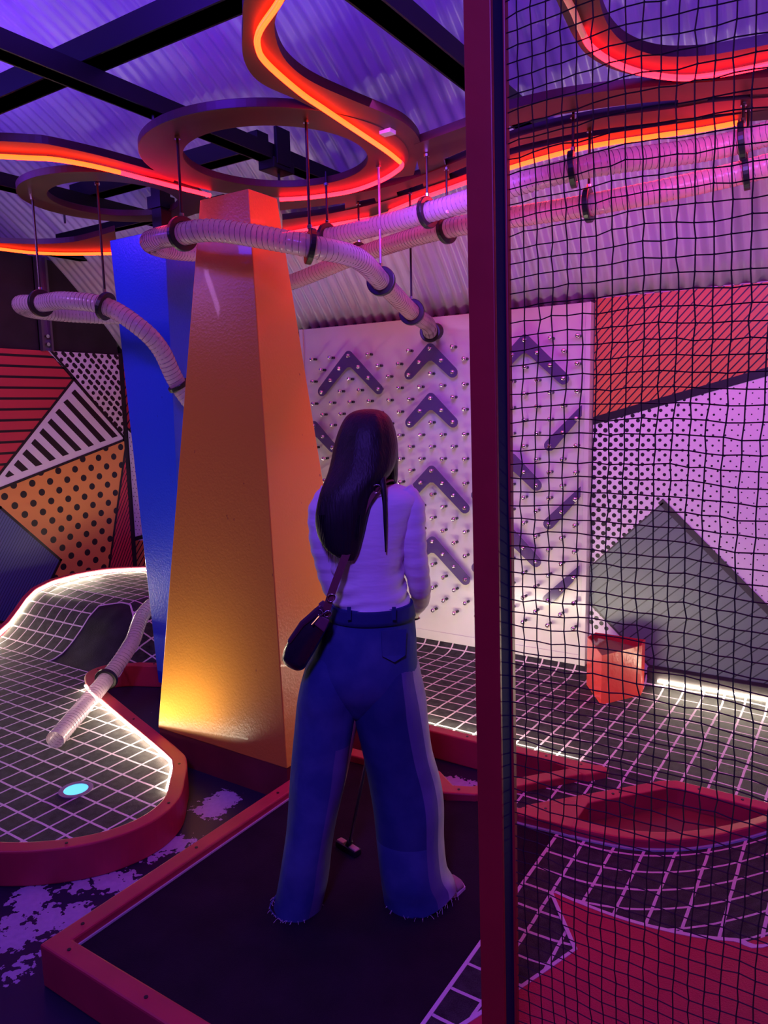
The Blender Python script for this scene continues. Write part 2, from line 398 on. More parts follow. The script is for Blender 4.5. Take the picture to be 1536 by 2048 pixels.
for b8 in (((485, 498), (510, 474), (803, 793), (765, 805)), ((430, 562), (458, 540), (722, 822), (682, 836)), ((375, 632), (402, 604), (640, 852), (603, 867)),
           ((322, 700), (348, 672), (557, 884), (515, 898)), ((266, 770), (292, 738), (470, 915), (427, 930)), ((210, 842), (236, 810), (380, 947), (338, 965)),
           ((150, 915), (180, 882), (290, 985), (242, 1000)), ((92, 990), (122, 953), (193, 1020), (148, 1036)), ((32, 1065), (60, 1027), (97, 1057), (50, 1075))):
    art.add([[E8(*q) for q in b8]], A_BLK, 2)
oc = [k5, k6, e(249, 905), e(217, 1142), e(150, 1330), e(60, 1330), e(121, 1120), e(0, 1015)]
ocv = [k5, k6, e(249, 905), e(205, 1230), e(0, 1330), (yl, .2), (yl, k5[1]+(yl-k5[0])*(k6[1]-k5[1])/(k6[0]-k5[0])-.02)]
u = Vector(E8(160, 1190))-Vector(E8(30, 1205)); v = Vector(E8(100, 1267))-Vector(E8(30, 1205))
art.add(dots(ocv, E8(30, 1205), u, v, .027), A_BLK, 1)
rs = [e(251, 890), (4.6, e(251, 890)[1]), (4.6, 0), e(205, 1230)]
art.add([rs], A_RED, 2); art.add(stripes(rs, e(240, 1100), (.55, 1), .026, .007), A_BLK, 3)
bl = [e(0, 1015), e(121, 1120), e(60, 1245), e(20, 1335), (yl, 0), (yl, 1.25)]
bl = [e(0, 1015), e(121, 1120), e(62, 1240), e(0, 1190), ]
blq = [e(0, 1015), e(121, 1120), e(55, 1255), (yl+.6, .62), (yl, 1.0), (yl, 1.45)]
art.add([blq], A_BLU, 2); art.add(stripes(blq, e(60, 1150), Vector(e(121, 1120))-Vector(e(60, 1245)), .021, .006), A_DBL, 3)
for p, q in ((k1, k2), (k3, far4), (I_, k6), (e(250, 900), e(215, 1155)), (e(0, 1015), e(121, 1120)), (e(121, 1120), e(55, 1255)), (e(0, 1015), (yl, 1.45)), (e(55, 1255), (yl+.6, .62)), (k2, k6)):
    art.add([r for r in [clipconv(seg_poly(p, q, .02), board)] if len(r) > 2], A_BLK, 4)
tag(art.done('wall_mural'), 'patchwork mural of red stripes, black bars, orange polka dots and blue on end wall', 'mural')
# back wall mural in the far corner (plane Y = D)
def g(x, y): p = ony(x, y, D); return (p.x, p.z)
art = Art(lambda x, z, o: (x, D+.018-o, z))
bb = [(X0, 0), (-3.40, 0), (-3.40, 2.13), (X0, 2.13)]
art.add([bb], A_WHT, 0)
c1, c2 = g(245, 850), g(300, 905)
sl = (c2[1]-c1[1])/(c2[0]-c1[0])
rr = [(X0, 2.13), (-3.40, 2.13), (-3.40, c1[1]+sl*(-3.4-c1[0])), (X0, c1[1]+sl*(X0-c1[0]))]
rr = clipconv(rr, bb)
art.add([rr], A_RED, 1); art.add(stripes(rr, g(245, 760), (1, 1.1), .05, .012), A_BLK, 2)
u = Vector(g(262, 960))-Vector(g(253, 960))
b1, b2 = g(260, 1080), g(310, 1067)
wr = [(X0, c1[1]-.08), (-3.4, c1[1]-1.0), (-3.4, b2[1]), (X0, b1[1])]
wr = [(X0, c1[1]+sl*(X0-c1[0])-.02), (-4.6, c1[1]+sl*(-4.6-c1[0])-.02), (-4.6, b2[1]), (X0, b1[1])]
art.add(dots(wr, g(262, 960), (.042, 0), (.021, .036), .0055, n=40, seg=6), A_BLK, 2)
orr = [(X0, 0), (-3.4, 0), (-3.4, b2[1]+.02), (X0, b1[1])]
art.add([orr], A_ORR, 1); art.add(stripes(orr, b1, (1, 1.15), .04, .010), A_BLK, 2)
art.add([clipconv(seg_poly(b1, (b2[0]+1.2, b2[1]+.3), .035), bb), clipconv(seg_poly((X0, c1[1]+sl*(X0-c1[0])), (-3.4, c1[1]+sl*(-3.4-c1[0])), .02), bb)], A_BLK, 3)
tag(art.done('corner_mural'), 'mural strip of red stripes and tiny dots in corner behind blue column', 'mural')
# right-hand mural on the back wall
art = Art(lambda x, z, o: (x, D-.004-o, z))
mx0 = g(1184, 900)[0]+.005; mx1 = 2.0
bb = [(mx0, .12), (mx1, .12), (mx1, 2.165), (mx0, 2.165)]
art.add([bb], A_WHT, 0)
l1, l2 = g(1186, 842), g(1536, 743); s1 = (l2[1]-l1[1])/(l2[0]-l1[0]); L = lambda x: l1[1]+s1*(x-l1[0])
tp = [(mx0, L(mx0)), (mx1, min(2.16, L(mx1))), (mx1, 2.165), (mx0, 2.165)]
tp = clipconv([(mx0, L(mx0)), (mx1, L(mx1)), (mx1, 4), (mx0, 4)], bb)
art.add([tp], A_ORR, 1); art.add(stripes(tp, g(1300, 700), Vector(g(1040+300, 700-30-10))-Vector(g(1290, 715)), .031, .0065), A_BLK, 2)
art.add([clipconv(seg_poly((mx0-.1, L(mx0-.1)), (mx1, L(mx1)), .042), bb)], A_BLK, 4)
G5 = lambda x, y: g(1000+x/2.731, 500+y/2.731)
wp = clipconv([(mx0, 0), (mx1, 0), (mx1, L(mx1)), (mx0, L(mx0))], bb)
du = Vector(G5(577, 985))-Vector(G5(520, 985)); du = Vector((du.x, 0)); dv = Vector((du.x/2, -.0262))
def rad(c, i, j):
    t = (c[0]-mx0)/.95
    return max(.0035, .0125*(1-t)+.0015)
art.add(dots(wp, G5(520, 985), du, dv, rad, n=44, seg=10), A_BLK, 1)
gp = [g(1326, 1006), g(1181, 1133), g(1180, 1205), g(1300, 1335), g(1310, 1350), (mx1, .12), (1.1, .12)]
ap = Vector(g(1326, 1006)); rp = Vector(g(1536, 1222)); dd = (rp-ap); e2 = ap+dd*((ap.y-.12)/(-dd.y))
gp = [tuple(ap), g(1181, 1133), g(1180, 1205), (g(1310, 1348)[0]-.01, .12), (e2.x, .12)]
art.add([gp], A_GRN, 3)
art.add(stripes(gp, g(1326, 1100), (1, .95), .052, .006), A_GRL, 4)
nrm = Vector((dd.y, -dd.x)).normalized()
art.add([seg_poly(tuple(ap), (e2.x, .13), .035)], A_GEDGE, 5)
art.add([seg_poly(tuple(ap), g(1181, 1133), .008), seg_poly(g(1180, 1205), (g(1310, 1348)[0]-.01, .13), .012)], A_GEDGE, 5)
rm = art.done('graphic_mural'); tag(rm, 'mural of orange stripes, fading dots and sage green diamond behind the net', 'mural')
bm = bmesh.new(); box(bm, mx0, mx1, D, D+.018, .1, 2.17); tag(fin('mural_backing_board', bm, WHITEB), 'white backing board beneath the dotted mural behind net', 'board')
bm = bmesh.new(); box(bm, -.93, mx1, D-.06, D-.006, .02, .155)
tag(fin('baseboard_back', bm, BLACKW, bevel=.004), kind='structure')
# ------------------------------------------------------------------ peg board
pb = empty('peg_board', (-2.3, D, .1), 'tall white ball-drop board studded with chrome pegs and purple chevrons', 'game board')
bx0, bx1 = -3.30, g(1184, 900)[0]; bf = D-.05
bm = bmesh.new(); box(bm, bx0, bx1, bf, D+.015, .10, 2.145); fin('panel', bm, WHITEB, pb, bevel=.003)
bm = bmesh.new()
box(bm, bx0, bx0+.03, bf-.012, bf, .10, 2.145); box(bm, bx1-.028, bx1, bf-.012, bf, .10, 2.145)
box(bm, bx0+.03, bx1-.028, bf-.008, bf, .10, .16)
fin('edge_trim', bm, WHITEB, pb, bevel=.002)
lx0, lz0, ldx, ldz = -3.168, 1.938, .1527, .0746
PEGOUT = .05
def lattice(r, c): return (lx0+ldx*c+(ldx/2 if r % 2 else 0), lz0-ldz*r+.0025*c)
pegs = [(r, c) for r in range(23) for c in range(13 if r % 2 == 0 else 12) if bx0+.05 < lattice(r, c)[0] < bx1-.03]
pegs = [p for p in pegs if p not in ((0, 4),)]
def peg_mesh():
    bm = bmesh.new()
    disc(bm, (0, -.024, 0), (0, 1, 0), .0085, .048, 10, 0)
    disc(bm, (0, -.050, 0), (0, 1, 0), .0142, .005, 12, 1)
    bmesh.ops.create_uvsphere(bm, u_segments=12, v_segments=8, radius=.0142, matrix=Matrix.Translation((0, -.055, 0)) @ Matrix.Diagonal((1, .85, 1, 1)))
    for f in bm.faces:
        if f.calc_center_median().y < -.0505: f.material_index = 1
    bmesh.ops.recalc_face_normals(bm, faces=bm.faces)
    me = bpy.data.meshes.new('peg'); bm.to_mesh(me); bm.free(); me.materials.append(BLACK); me.materials.append(CHROME)
    for p in me.polygons: p.use_smooth = True
    return me
pm = peg_mesh()
inv = (Matrix.Translation(pb.location)).inverted()
pegs.sort(key=lambda rc: -lattice(*rc)[0]+ (0 if rc[0] < 30 else 9))
vis = [p for p in pegs]
for i, rc in enumerate(vis[:100]):
    x, z = lattice(*rc); o = bpy.data.objects.new('peg', pm); COL.objects.link(o); o.parent = pb; o.matrix_parent_inverse = inv; o.location = (x, bf, z)
bm = bmesh.new()
for rc in vis[100:]:
    x, z = lattice(*rc); n0 = len(bm.verts); bm.from_mesh(pm); bm.verts.ensure_lookup_table()
    for v_ in bm.verts[n0:]: v_.co += Vector((x, bf, z))
o = fin('pegs', bm, [BLACK, CHROME], pb, smooth=True, recalc=False); o['kind'] = 'stuff'
# chevrons: (apex row, apex col index in row, left steps, right steps)
def chevron(ax, az, nl, nr):
    hx, hz = ldx/2, ldz; wv = .032
    def out(n, s): return Vector((ax+s*hx*n, az-hz*n))
    d = Vector((hx, -hz)).normalized(); nn = Vector((-d.y, d.x))  # right arm
    P = []
    Rm, Lm = Vector((ax, az)), Vector((ax, az))
    re = out(nr, 1); le = out(nl, -1)
    dr = Vector((d.x, d.y)); nr_ = Vector((-dr.y, dr.x)) ; dl = Vector((-d.x, d.y)); nl_ = Vector((dl.y, -dl.x))
    def arc(c, a0, a1, n=6): return [c+Vector((cos(a0+(a1-a0)*k/n), sin(a0+(a1-a0)*k/n)))*wv for k in range(n+1)]
    ar = atan2(nr_.y, nr_.x); al = atan2(nl_.y, nl_.x)
    P += arc(Vector((ax, az)), al, ar)
    if nr: P += arc(re, ar, ar-pi)
    q = (-nr_.x*wv); inn = Vector((ax, az-wv*2.0*1.0/ max(.2, nr_.y)*.62))
    if nr and nl:
        P += [inn+Vector((.035, -.035)), inn+Vector((.012, -.018)), inn+Vector((-.012, -.018)), inn+Vector((-.035, -.035))]
    P += arc(le, al+pi, al) if nl else []
    return P
def chev_obj(ax, az, nl, nr, cut=None):
    P = [(p.x, p.y) for p in chevron(ax, az, nl, nr)]
    if cut is not None: P = clip(P, -1, 0, cut)
    bm = bmesh.new()
    a_ = [bm.verts.new((x, bf-.044, z)) for x, z in P]; b_ = [bm.verts.new((x, bf-.052, z)) for x, z in P]
    bm.faces.new(a_); bm.faces.new(b_)
    for i in range(len(P)): j = (i+1) % len(P); bm.faces.new((a_[i], a_[j], b_[j], b_[i]))
    return fin('chevron_plate', bm, CHEV, pb)
def nr_lat(px, py):
    p = ony(px, py, bf-.055); best = min(((r, c) for r in range(-1, 24) for c in range(-1, 14)), key=lambda rc: (lattice(*rc)[0]-p.x)**2+(lattice(*rc)[1]-p.z)**2)
    return lattice(*best)
c4 = lambda x, y: (560+x/2.926, 560+y/2.926); c5 = lambda x, y: (1000+x/2.731, 500+y/2.731)
for (px, py), nl, nr in ((c4(415, 452), 3, 3), (c4(888, 409), 2, 2), (c4(893, 705), 2, 2), (c4(898, 1127), 3, 3), (c4(910, 1530), 2, 3), (c5(143, 500), 3, 3)):
    x, z = nr_lat(px, py); chev_obj(x, z, nl, nr)
for (px, py), nl, nr, upn in ((c4(272, 922), 0, 0, -1), (c5(425, 935), 0, 0, 1), (c5(137, 1225), 0, 0, -1), (c5(417, 1375), 0, 0, 1), (c5(140, 1633), 0, 0, -1), (c5(415, 1797), 0, 0, 1)):
    x, z = nr_lat(px, py)
    if upn < 0: ax, az = x-2*ldx/2 if px > 900 else x-2*ldx/2, z+2*ldz
    else: ax, az = x+ldx/2, z+ldz
    if upn < 0: chev_obj(ax+ldx/2, az-ldz, 3 if px > 900 else 1, 2)
    else: chev_obj(ax, az, 3, 0, cut=bx1-.03)
# ------------------------------------------------------------------ tracks
def sm(t): t = max(0, min(1, t)); return t*t*(3-2*t)
def hz(x, y):
    b_ = 0
    if x > -.73:
        t = x+.73; b_ = .65*t*t if t < .6 else .65*.36+.78*(t-.6)
        b_ = min(b_, .42)
    b_ *= 1-sm((y-2.35)/.45)
    back = 0
    if y > 2.95:
        back = -.045*min(1, (y-2.95)/.95)
        if y > 3.95: back += .075*(1-sqrt(max(0, 1-((y-3.95)/.13)**2)))
    return .1+b_+back
def field(name, xs, ys, hf, keep, m, arc=False, parent=None, off=0):
    bm = bmesh.new(); uvl = bm.loops.layers.uv.new('UVMap'); V = {}
    U = {}
    for i, x in enumerate(xs):
        s = 0; pz = None
        for j, y in enumerate(ys):
            z = hf(x, y)
            if pz is not None: s += sqrt((y-ys[j-1])**2+(z-pz)**2)
            else: s = y
            pz = z; U[i, j] = (x, s)
    def vv(i, j):
        if (i, j) not in V: V[i, j] = bm.verts.new((xs[i], ys[j], hf(xs[i], ys[j])+off))
        return V[i, j]
    for i in range(len(xs)-1):
        for j in range(len(ys)-1):
            if keep((xs[i]+xs[i+1])/2, (ys[j]+ys[j+1])/2):
                f = bm.faces.new((vv(i, j), vv(i+1, j), vv(i+1, j+1), vv(i, j+1)))
                for l, (a, b_) in zip(f.loops, ((i, j), (i+1, j), (i+1, j+1), (i, j+1))): l[uvl].uv = U[a, b_]
    return fin(name, bm, m, parent, smooth=True, recalc=False)
def rng(a, b_, s): n = int(round((b_-a)/s)); return [a+(b_-a)*i/n for i in range(n+1)]
def diag(y): return -1.16+(y-2.42)*(.35/.43)      # right-hand edge of the pointed rail
def keepR(x, y):
    if 2.385 < y < 2.85 and x > -.93+(y-2.39)*.84+.0: return False
    if y < 2.42: return x > -.825
    if y < 2.85: return x > diag(y)
    return x > -3.0
rt = field('right_track', rng(-3.0, 1.6, .025), rng(.6, 4.075, .025), hz, keepR, GRID)
# UV so that a printed line falls on X = -.83 and Y = 2.34
uvl = rt.data.uv_layers[0].data
for l in uvl: l.uv = (l.uv[0]+.83+.05+5, l.uv[1]-2.34+.05+5)
tag(rt, 'black gridded golf track carpet curving up on the right behind the net', 'carpet')
bm = bmesh.new(); prism(bm, [(-1.80, 1.10), (-.826, 1.10), (-.826, 2.41), (-1.16, 2.41), (-1.27, 2.35), (-1.38, 2.44), (-1.80, 2.42)], 0, .1)
mt = fin('putting_mat', bm, MATC); tag(mt, 'plain dark tee mat the player stands on', 'mat')
bm = bmesh.new(); rail(bm, [(-.826, .62), (-.826, 2.4)], .011, .0995, .1012); fin('edge_line', bm, LINEC, mt)
# red printed panel on the right track
def onsurf(x, y, hf):
    z = .1
    for _ in range(25): p = onz(x, y, z); z = .5*z+.5*hf(p.x, p.y)
    return (p.x, p.y, 0)
RP = spline([onsurf(x, y, hz) for x, y in ((1110, 1785), (1180, 1815), (1250, 1840), (1320, 1859), (1400, 1875), (1470, 1882), (1560, 1884))]+[(.2, 1.93, 0), (1.2, 1.93, 0)], 5)
LP = [(-.73, 2.03), (-.585, 1.82), (-.66, 1.64), (-.74, 1.45), (-.82, 1.25)]
def top_of(x):
    for a_, b_ in zip(RP, RP[1:]):
        if a_.x <= x <= b_.x: return a_.y+(b_.y-a_.y)*(x-a_.x)/max(1e-6, b_.x-a_.x)
    return 1.93
def low_of(x):                      # lower boundary left of the notch
    return None
bm = bmesh.new(); XS = rng(-.82, 1.2, .02)
LPr = [(.6, -.82), (1.25, -.82), (1.45, -.74), (1.64, -.66), (1.82, -.585), (1.93, -.655), (2.045, -.73)]
def left_of(y):
    for (ya, xa), (yb, xb) in zip(LPr, LPr[1:]):
        if ya <= y <= yb: return xa+(xb-xa)*(y-ya)/(yb-ya)
    return -.73
# lower block: rows of constant y up to the notch, then columns above it
YN = 1.82
rows = rng(.62, YN, .03)
for ya, yb in zip(rows, rows[1:]):
    A_ = [bm.verts.new((left_of(ya)+(1.6-left_of(ya))*(k/50)**1.4, ya, 0)) for k in range(51)]; B_ = [bm.verts.new((left_of(yb)+(1.6-left_of(yb))*(k/50)**1.4, yb, 0)) for k in range(51)]
    for k in range(50): bm.faces.new((A_[k], A_[k+1], B_[k+1], B_[k]))
cx = rng(-.73, 1.6, .015)
def ylow(x):
    if x < -.585: return YN+(2.03-YN)*((-.585-x)/(.73-.585))
    return YN
for xa, xb in zip(cx, cx[1:]):
    la, lb, ta, tb = ylow(xa), ylow(xb), top_of(xa), top_of(xb)
    if ta-la < 1e-3 and tb-lb < 1e-3: continue
    n_ = 6
    A_ = [bm.verts.new((xa, la+max(0, ta-la)*k/n_, 0)) for k in range(n_+1)]; B_ = [bm.verts.new((xb, lb+max(0, tb-lb)*k/n_, 0)) for k in range(n_+1)]
    for k in range(n_): bm.faces.new((A_[k], B_[k], B_[k+1], A_[k+1]))
for v_ in bm.verts: v_.co.z = hz(v_.co.x, v_.co.y)+.0025
fin('red_panel', bm, REDC, rt)
bm = bmesh.new()
rail(bm, [(p.x, p.y) for p in RP], .011, lambda x, y: hz(x, y)+.001, lambda x, y: hz(x, y)+.004)
rail(bm, LP, .011, lambda x, y: hz(x, y)+.001, lambda x, y: hz(x, y)+.004)
fin('panel_outline', bm, LINEC, rt)
# left track with its wave
def hl(x, y):
    T = ((2.5, .1), (2.57, .103), (2.64, .125), (2.71, .175), (2.78, .24), (2.84, .305), (2.92, .36), (3.05, .392), (3.25, .40), (3.5, .395), (4.2, .36))
    z = .1
    for (a_, p_), (b_, q_) in zip(T, T[1:]):
        if a_ <= y <= b_: z = p_+(q_-p_)*(y-a_)/(b_-a_)
    if x > -3.95: z = .1+(z-.1)*(1-sm((x+3.95)/.6))
    return z
def keepL(x, y):
    # inside the rail outline
    if y > 2.62: return x < -3.45 or y > 2.98
    if y > 2.38: return x < -3.62+(2.62-y)*.5
    return True
LPATH = [(-3.0, 3.02), (-3.2, 2.93), (-3.40, 2.80), (-3.58, 2.71), (-3.655, 2.63), (-3.665, 2.54), (-3.60, 2.455), (-3.42, 2.365), (-3.0, 2.225), (-2.48, 2.06), (-2.36, 2.0), (-2.26, 1.90), (-2.16, 1.78), (-2.125, 1.65), (-2.15, 1.52), (-2.22, 1.41), (-2.33, 1.31), (-2.47, 1.23), (-2.7, 1.15), (-3.1, 1.07), (-3.8, 1.0), (-4.86, .96)]
LS = [(p.x, p.y) for p in spline([(*p, 0) for p in LPATH], 5)]
def inside(x, y, P):
    c = False; j = len(P)-1
    for i in range(len(P)):
        if (P[i][1] > y) != (P[j][1] > y) and x < (P[j][0]-P[i][0])*(y-P[i][1])/(P[j][1]-P[i][1])+P[i][0]: c = not c
        j = i
    return c
EDGE = [(-4.82, .97), (-4.82, 2.6), (-4.82, 3.0), (-4.825, 3.25), (-4.80, 3.42), (-4.72, 3.58), (-4.56, 3.73), (-4.3, 3.86), (-3.9, 3.95), (-3.0, 3.98)]
region = LS[:-1]+EDGE
def inblack(x, y):
    return 2.545 < y and -4.13 < x < -3.5 and y < btop(x)
def btop(x):
    t = (x+4.13)/.63
    T = ((0, 2.92), (.08, 2.955), (.2, 3.0), (.34, 3.0), (.5, 2.94), (.7, 2.80), (1, 2.56))
    for (a_, p_), (b_, q_) in zip(T, T[1:]):
        if a_ <= t <= b_: return p_+(q_-p_)*(t-a_)/(b_-a_)
    return 0
def kl(x, y): return inside(x, y, region) and not inblack(x, y)
lt = field('left_track', rng(-4.83, -2.1, .0155), rng(.97, 4.1, .0155), hl, kl, GRID)
for l in lt.data.uv_layers[0].data: l.uv = (l.uv[0]+10.0+.13+.05, l.uv[1]-2.545+.05+5)
tag(lt, 'black gridded golf track with raised wave on the left', 'carpet')
pl = field('plain_slope', rng(-4.16, -3.46, .0155), rng(2.50, 3.2, .0155), hl, lambda x, y: inside(x, y, region) and (inblack(x, y) or inblack(x+.0155, y) or inblack(x-.0155, y) or inblack(x, y+.0155) or inblack(x, y-.0155)), PLAINC, parent=lt, off=-.001)
bm = bmesh.new()
ed = [(-4.13, y) for y in rng(2.545, 2.90, .03)]+[(-4.13+.63*i/40, btop(-4.13+.63*i/40)) for i in range(40)]
rail(bm, ed, .010, lambda x, y: hl(x, y)-.001, lambda x, y: hl(x, y)+.003); fin('slope_outline', bm, LINEC, lt)
# skirt under track so it is solid
# ---- red timber rails
def rail_thing(name, pts, label, w=.062, z0=0, z1=.13, lip=True, screws=(), cat='border rail'):
    bm = bmesh.new(); rail(bm, pts, w, z0, z1); o = fin(name, bm, RED, bevel=.006); tag(o, label, cat)
    for (x, y) in screws:
        b2 = bmesh.new(); zz = z1(x, y) if callable(z1) else z1; disc(b2, (x, y, zz+.0005), (0, 0, 1), .0055, .003, 12); fin('screw', b2, BLACK, o)
    return o
rail_thing('track_rail', LS, 'curved red rail round the end of the left gridded track', screws=((-3.66, 2.55), (-3.4, 2.36), (-2.9, 2.195), (-2.35, 1.99), (-2.14, 1.75), (-2.24, 1.385), (-2.6, 1.18), (-3.45, 2.78)))
rail_thing('mat_rail', [(-1.83, 2.16), (-1.83, 1.075), (.9, 1.075)], 'red L-shaped rail along near edges of the dark tee mat', screws=((-1.83, 2.02), (-1.83, 1.6), (-1.83, 1.16), (-1.77, 1.075), (-1.45, 1.075)))
rail_thing('mat_rail', [(-1.90, 2.45), (-1.385, 2.465), (-1.28, 2.385), (-1.19, 2.425), (-1.00, 2.655), (-.835, 2.85)], 'red kinked rail on far side of tee mat ending in a point', screws=((-1.6, 2.46), (-1.24, 2.40), (-1.1, 2.535)))
rail_thing('track_rail', [(-3.0, 2.835), (-.84, 2.835)], 'straight red rail between floor and the peg board track', screws=((-1.62, 2.835), (-1.42, 2.835), (-1.05, 2.835), (-.9, 2.835)))
bm = bmesh.new(); prism(bm, [(-1.0, 2.80), (-.83, 2.872), (-.795, 2.862), (-.792, 2.835), (-.86, 2.755)], 0, .1315); tag(fin('rail_tip', bm, RED, bevel=.006), 'red pointed tip joining the two rails behind the net', 'rail tip')
bm = bmesh.new(); rail(bm, [(-1.798, 2.1), (-1.798, 1.108), (-.9, 1.108)], .008, .1, .106); fin('underlay_edge', bm, CREAM, mt)
# triangular island
sm_ = lambda t: max(0, min(1, t))
IS = [(-.955, 2.397), (-.93, 2.425), (-.575, 2.83), (-.53, 2.86), (.9, 2.86)]
isl = empty('island', (-.5, 2.5, .1), 'red timber island with sunken middle and scuffed curved front', 'obstacle')
zi = lambda x, y: max(.135, hz(x, min(y, 2.34))+.035) if y < 2.5 else .135+max(0, (hz(x, 2.3)-.1))*sm((2.86-y)/.5)
bm = bmesh.new(); rail(bm, IS, .06, .0, .135); o_ = fin('back_rail', bm, RED, isl, bevel=.005)
FR = [(-.98+i*.05, 2.375+.03*sm_(i/6)) for i in range(38)]
bm = bmesh.new(); rail(bm, FR, .062, lambda x, y: hz(x, 2.3)-.02, lambda x, y: hz(x, 2.3)+.035)
o_ = fin('front_rail', bm, RED, isl, bevel=.008)
bm = bmesh.new(); prism(bm, [(-1.005, 2.35), (-.78, 2.36), (-.78, 2.585), (-.80, 2.575), (-.95, 2.41), (-1.005, 2.375)], .06, .1362); fin('tip', bm, RED, isl, bevel=.004)
bm = bmesh.new(); prism(bm, [(-.93, 2.39), (-.55, 2.84), (.9, 2.84), (.9, 2.39)], .0, .06); fin('pit_floor', bm, REDD, isl)
bm = bmesh.new(); rail(bm, [(p[0], p[1]-.036) for p in FR], .012, lambda x, y: hz(x, 2.3)-.01, lambda x, y: hz(x, 2.3)+.006); fin('chipped_edge', bm, CREAM, isl)
for (x, y) in ((-.9, 2.43), (-.72, 2.66), (-.7, 2.685), (-.45, 2.86), (-.3, 2.86), (-.1, 2.86)):
    b2 = bmesh.new(); disc(b2, (x, y, .1355), (0, 0, 1), .0055, .003, 12); fin('screw', b2, BLACK, isl)
# red border board and LED along the end wall wave
bm = bmesh.new()
zr = lambda x, y: hl(x, y)+.035
ES = [(p.x, p.y) for p in spline([(x-.035*(1 if y < 3.5 else .6), y+(0 if y < 3.4 else .03), 0) for x, y in EDGE], 8)]
rail(bm, ES, .05, lambda x, y: max(0, hl(x, y)-.1), zr); tag(fin('wave_rail', bm, RED, bevel=.005), 'red rail following the wave of the left track by the end wall', 'border rail')
def led(name, pts, label, r=.006):
    bm = bmesh.new(); tube(bm, pts, r, 6); o = fin(name, bm, LED); tag(o, label, 'LED strip'); return o
led('led_strip', [(p.x, p.y, hl(p.x, p.y)+.014) for p in spline([(x+.004, y-(.0 if y < 3.4 else .01), 0) for x, y in EDGE], 8) if p.y > 1.6], 'glowing white LED strip along the wave at the end wall')
pts = [Vector((x, y, 0)) for x, y in LS]
lp = []
for i in range(len(LS)-1):
    x, y = LS[i]; dx, dy = LS[i+1][0]-x, LS[i+1][1]-y; L_ = sqrt(dx*dx+dy*dy); nx_, ny_ = dy/L_, -dx/L_
    if (x < -2.20 and y > 1.84 and y < 2.42) : lp.append((x-abs(nx_)*.036*(1), y-abs(ny_)*.036, .118))
led('led_strip', lp, 'glowing white LED strip inside the left track rail', .005)
led('led_strip', [(x, 2.872, .115) for x in rng(-2.6, -1.1, .1)], 'LED strip behind straight red rail facing the peg board', .006)
led('led_strip', [(x, D-.07, .092) for x in rng(-.87, 1.5, .1)], 'glowing white LED strip at the foot of the sage diamond mural', .006)
# area lights beside the strips carry their light
def strip_light(a, b_, d, power):
    a, b_, d = Vector(a), Vector(b_), Vector(d).normalized(); l = bpy.data.lights.new('led_strip_light', 'AREA'); l.shape = 'RECTANGLE'; l.size = (b_-a).length; l.size_y = .012; l.energy = power; l.color = (1, .86, .64)
    l.spread = radians(115); o = bpy.data.objects.new('led_strip_light', l); COL.objects.link(o); x = (b_-a).normalized(); z = -d; z = (z-x*z.dot(x)).normalized(); y = z.cross(x)
    c = (a+b_)/2; o.matrix_world = Matrix(((x.x, y.x, z.x, c.x), (x.y, y.y, z.y, c.y), (x.z, y.z, z.z, c.z), (0, 0, 0, 1)))
strip_light((-2.4, 2.885, .125), (-.95, 2.885, .125), (0, 1, .08), 5.5)
strip_light((-1.95, 2.872, .128), (-.95, 2.872, .128), (-.15, -.05, 1), 4)  # added upward light over the strip, warms the orange column's right face
strip_light((-3.35, 2.30, .13), (-2.5, 2.02, .13), (-.30, -.9, .12), 1.8)
strip_light((-2.30, 1.955, .142), (-3.0, 2.19, .142), (.40, .30, 1), 3)  # added above the rail, tilted up to brighten the orange column's foot
strip_light((-4.80, 2.95, .415), (-4.80, 3.4, .415), (1, -.1, .25), 3)
strip_light((-4.80, 1.6, .12), (-4.80, 2.6, .12), (1, 0, .2), 3)
strip_light((-.85, D-.075, .10), (1.4, D-.075, .10), (0, -1, .15), 5)
# cup
cp = onz(152, 1580, .1)
hc = empty('golf_cup', (cp.x, cp.y, .1), 'golf hole with metal rim glowing cyan on left track', 'golf hole')
bm = bmesh.new(); disc(bm, (cp.x, cp.y, .1015), (0, 0, 1), .066, .005, 40, hole=.047); fin('rim', bm, mat('cup_rim', (.4, .35, .5), .35, metal=.6), hc)
bm = bmesh.new(); disc(bm, (cp.x, cp.y, .1008), (0, 0, 1), .0475, .002, 40); fin('lit_cup', bm, CUP, hc)
# red wedge block at the end of the peg board
wb = empty('corner_block', (-1.05, 3.8, .06), 'bright red wedge-shaped block standing below the mural corner', 'block')
P3 = [(-1.215, 3.90), (-1.055, 3.63), (-.92, 3.89), (-.93, 4.0), (-1.2, 4.0)]
RB = mat('bright_red_gloss', (.72, .055, .045), .22, bump=.15, bscale=40)
bm = bmesh.new(); prism(bm, P3, .05, .33); 
for f in list(bm.faces):
    if f.calc_center_median().z > .32: bm.faces.remove(f)
o_ = fin('wedge_body', bm, RB, wb)
so = o_.modifiers.new('s', 'SOLIDIFY'); so.thickness = .008; so.offset = -1
bm = bmesh.new(); prism(bm, [(-1.20, 3.9), (-1.055, 3.65), (-.93, 3.89), (-1.2, 3.99)], .30, .315); fin('wedge_top', bm, mat('dark_red_top', (.25, .02, .03), .1), wb)
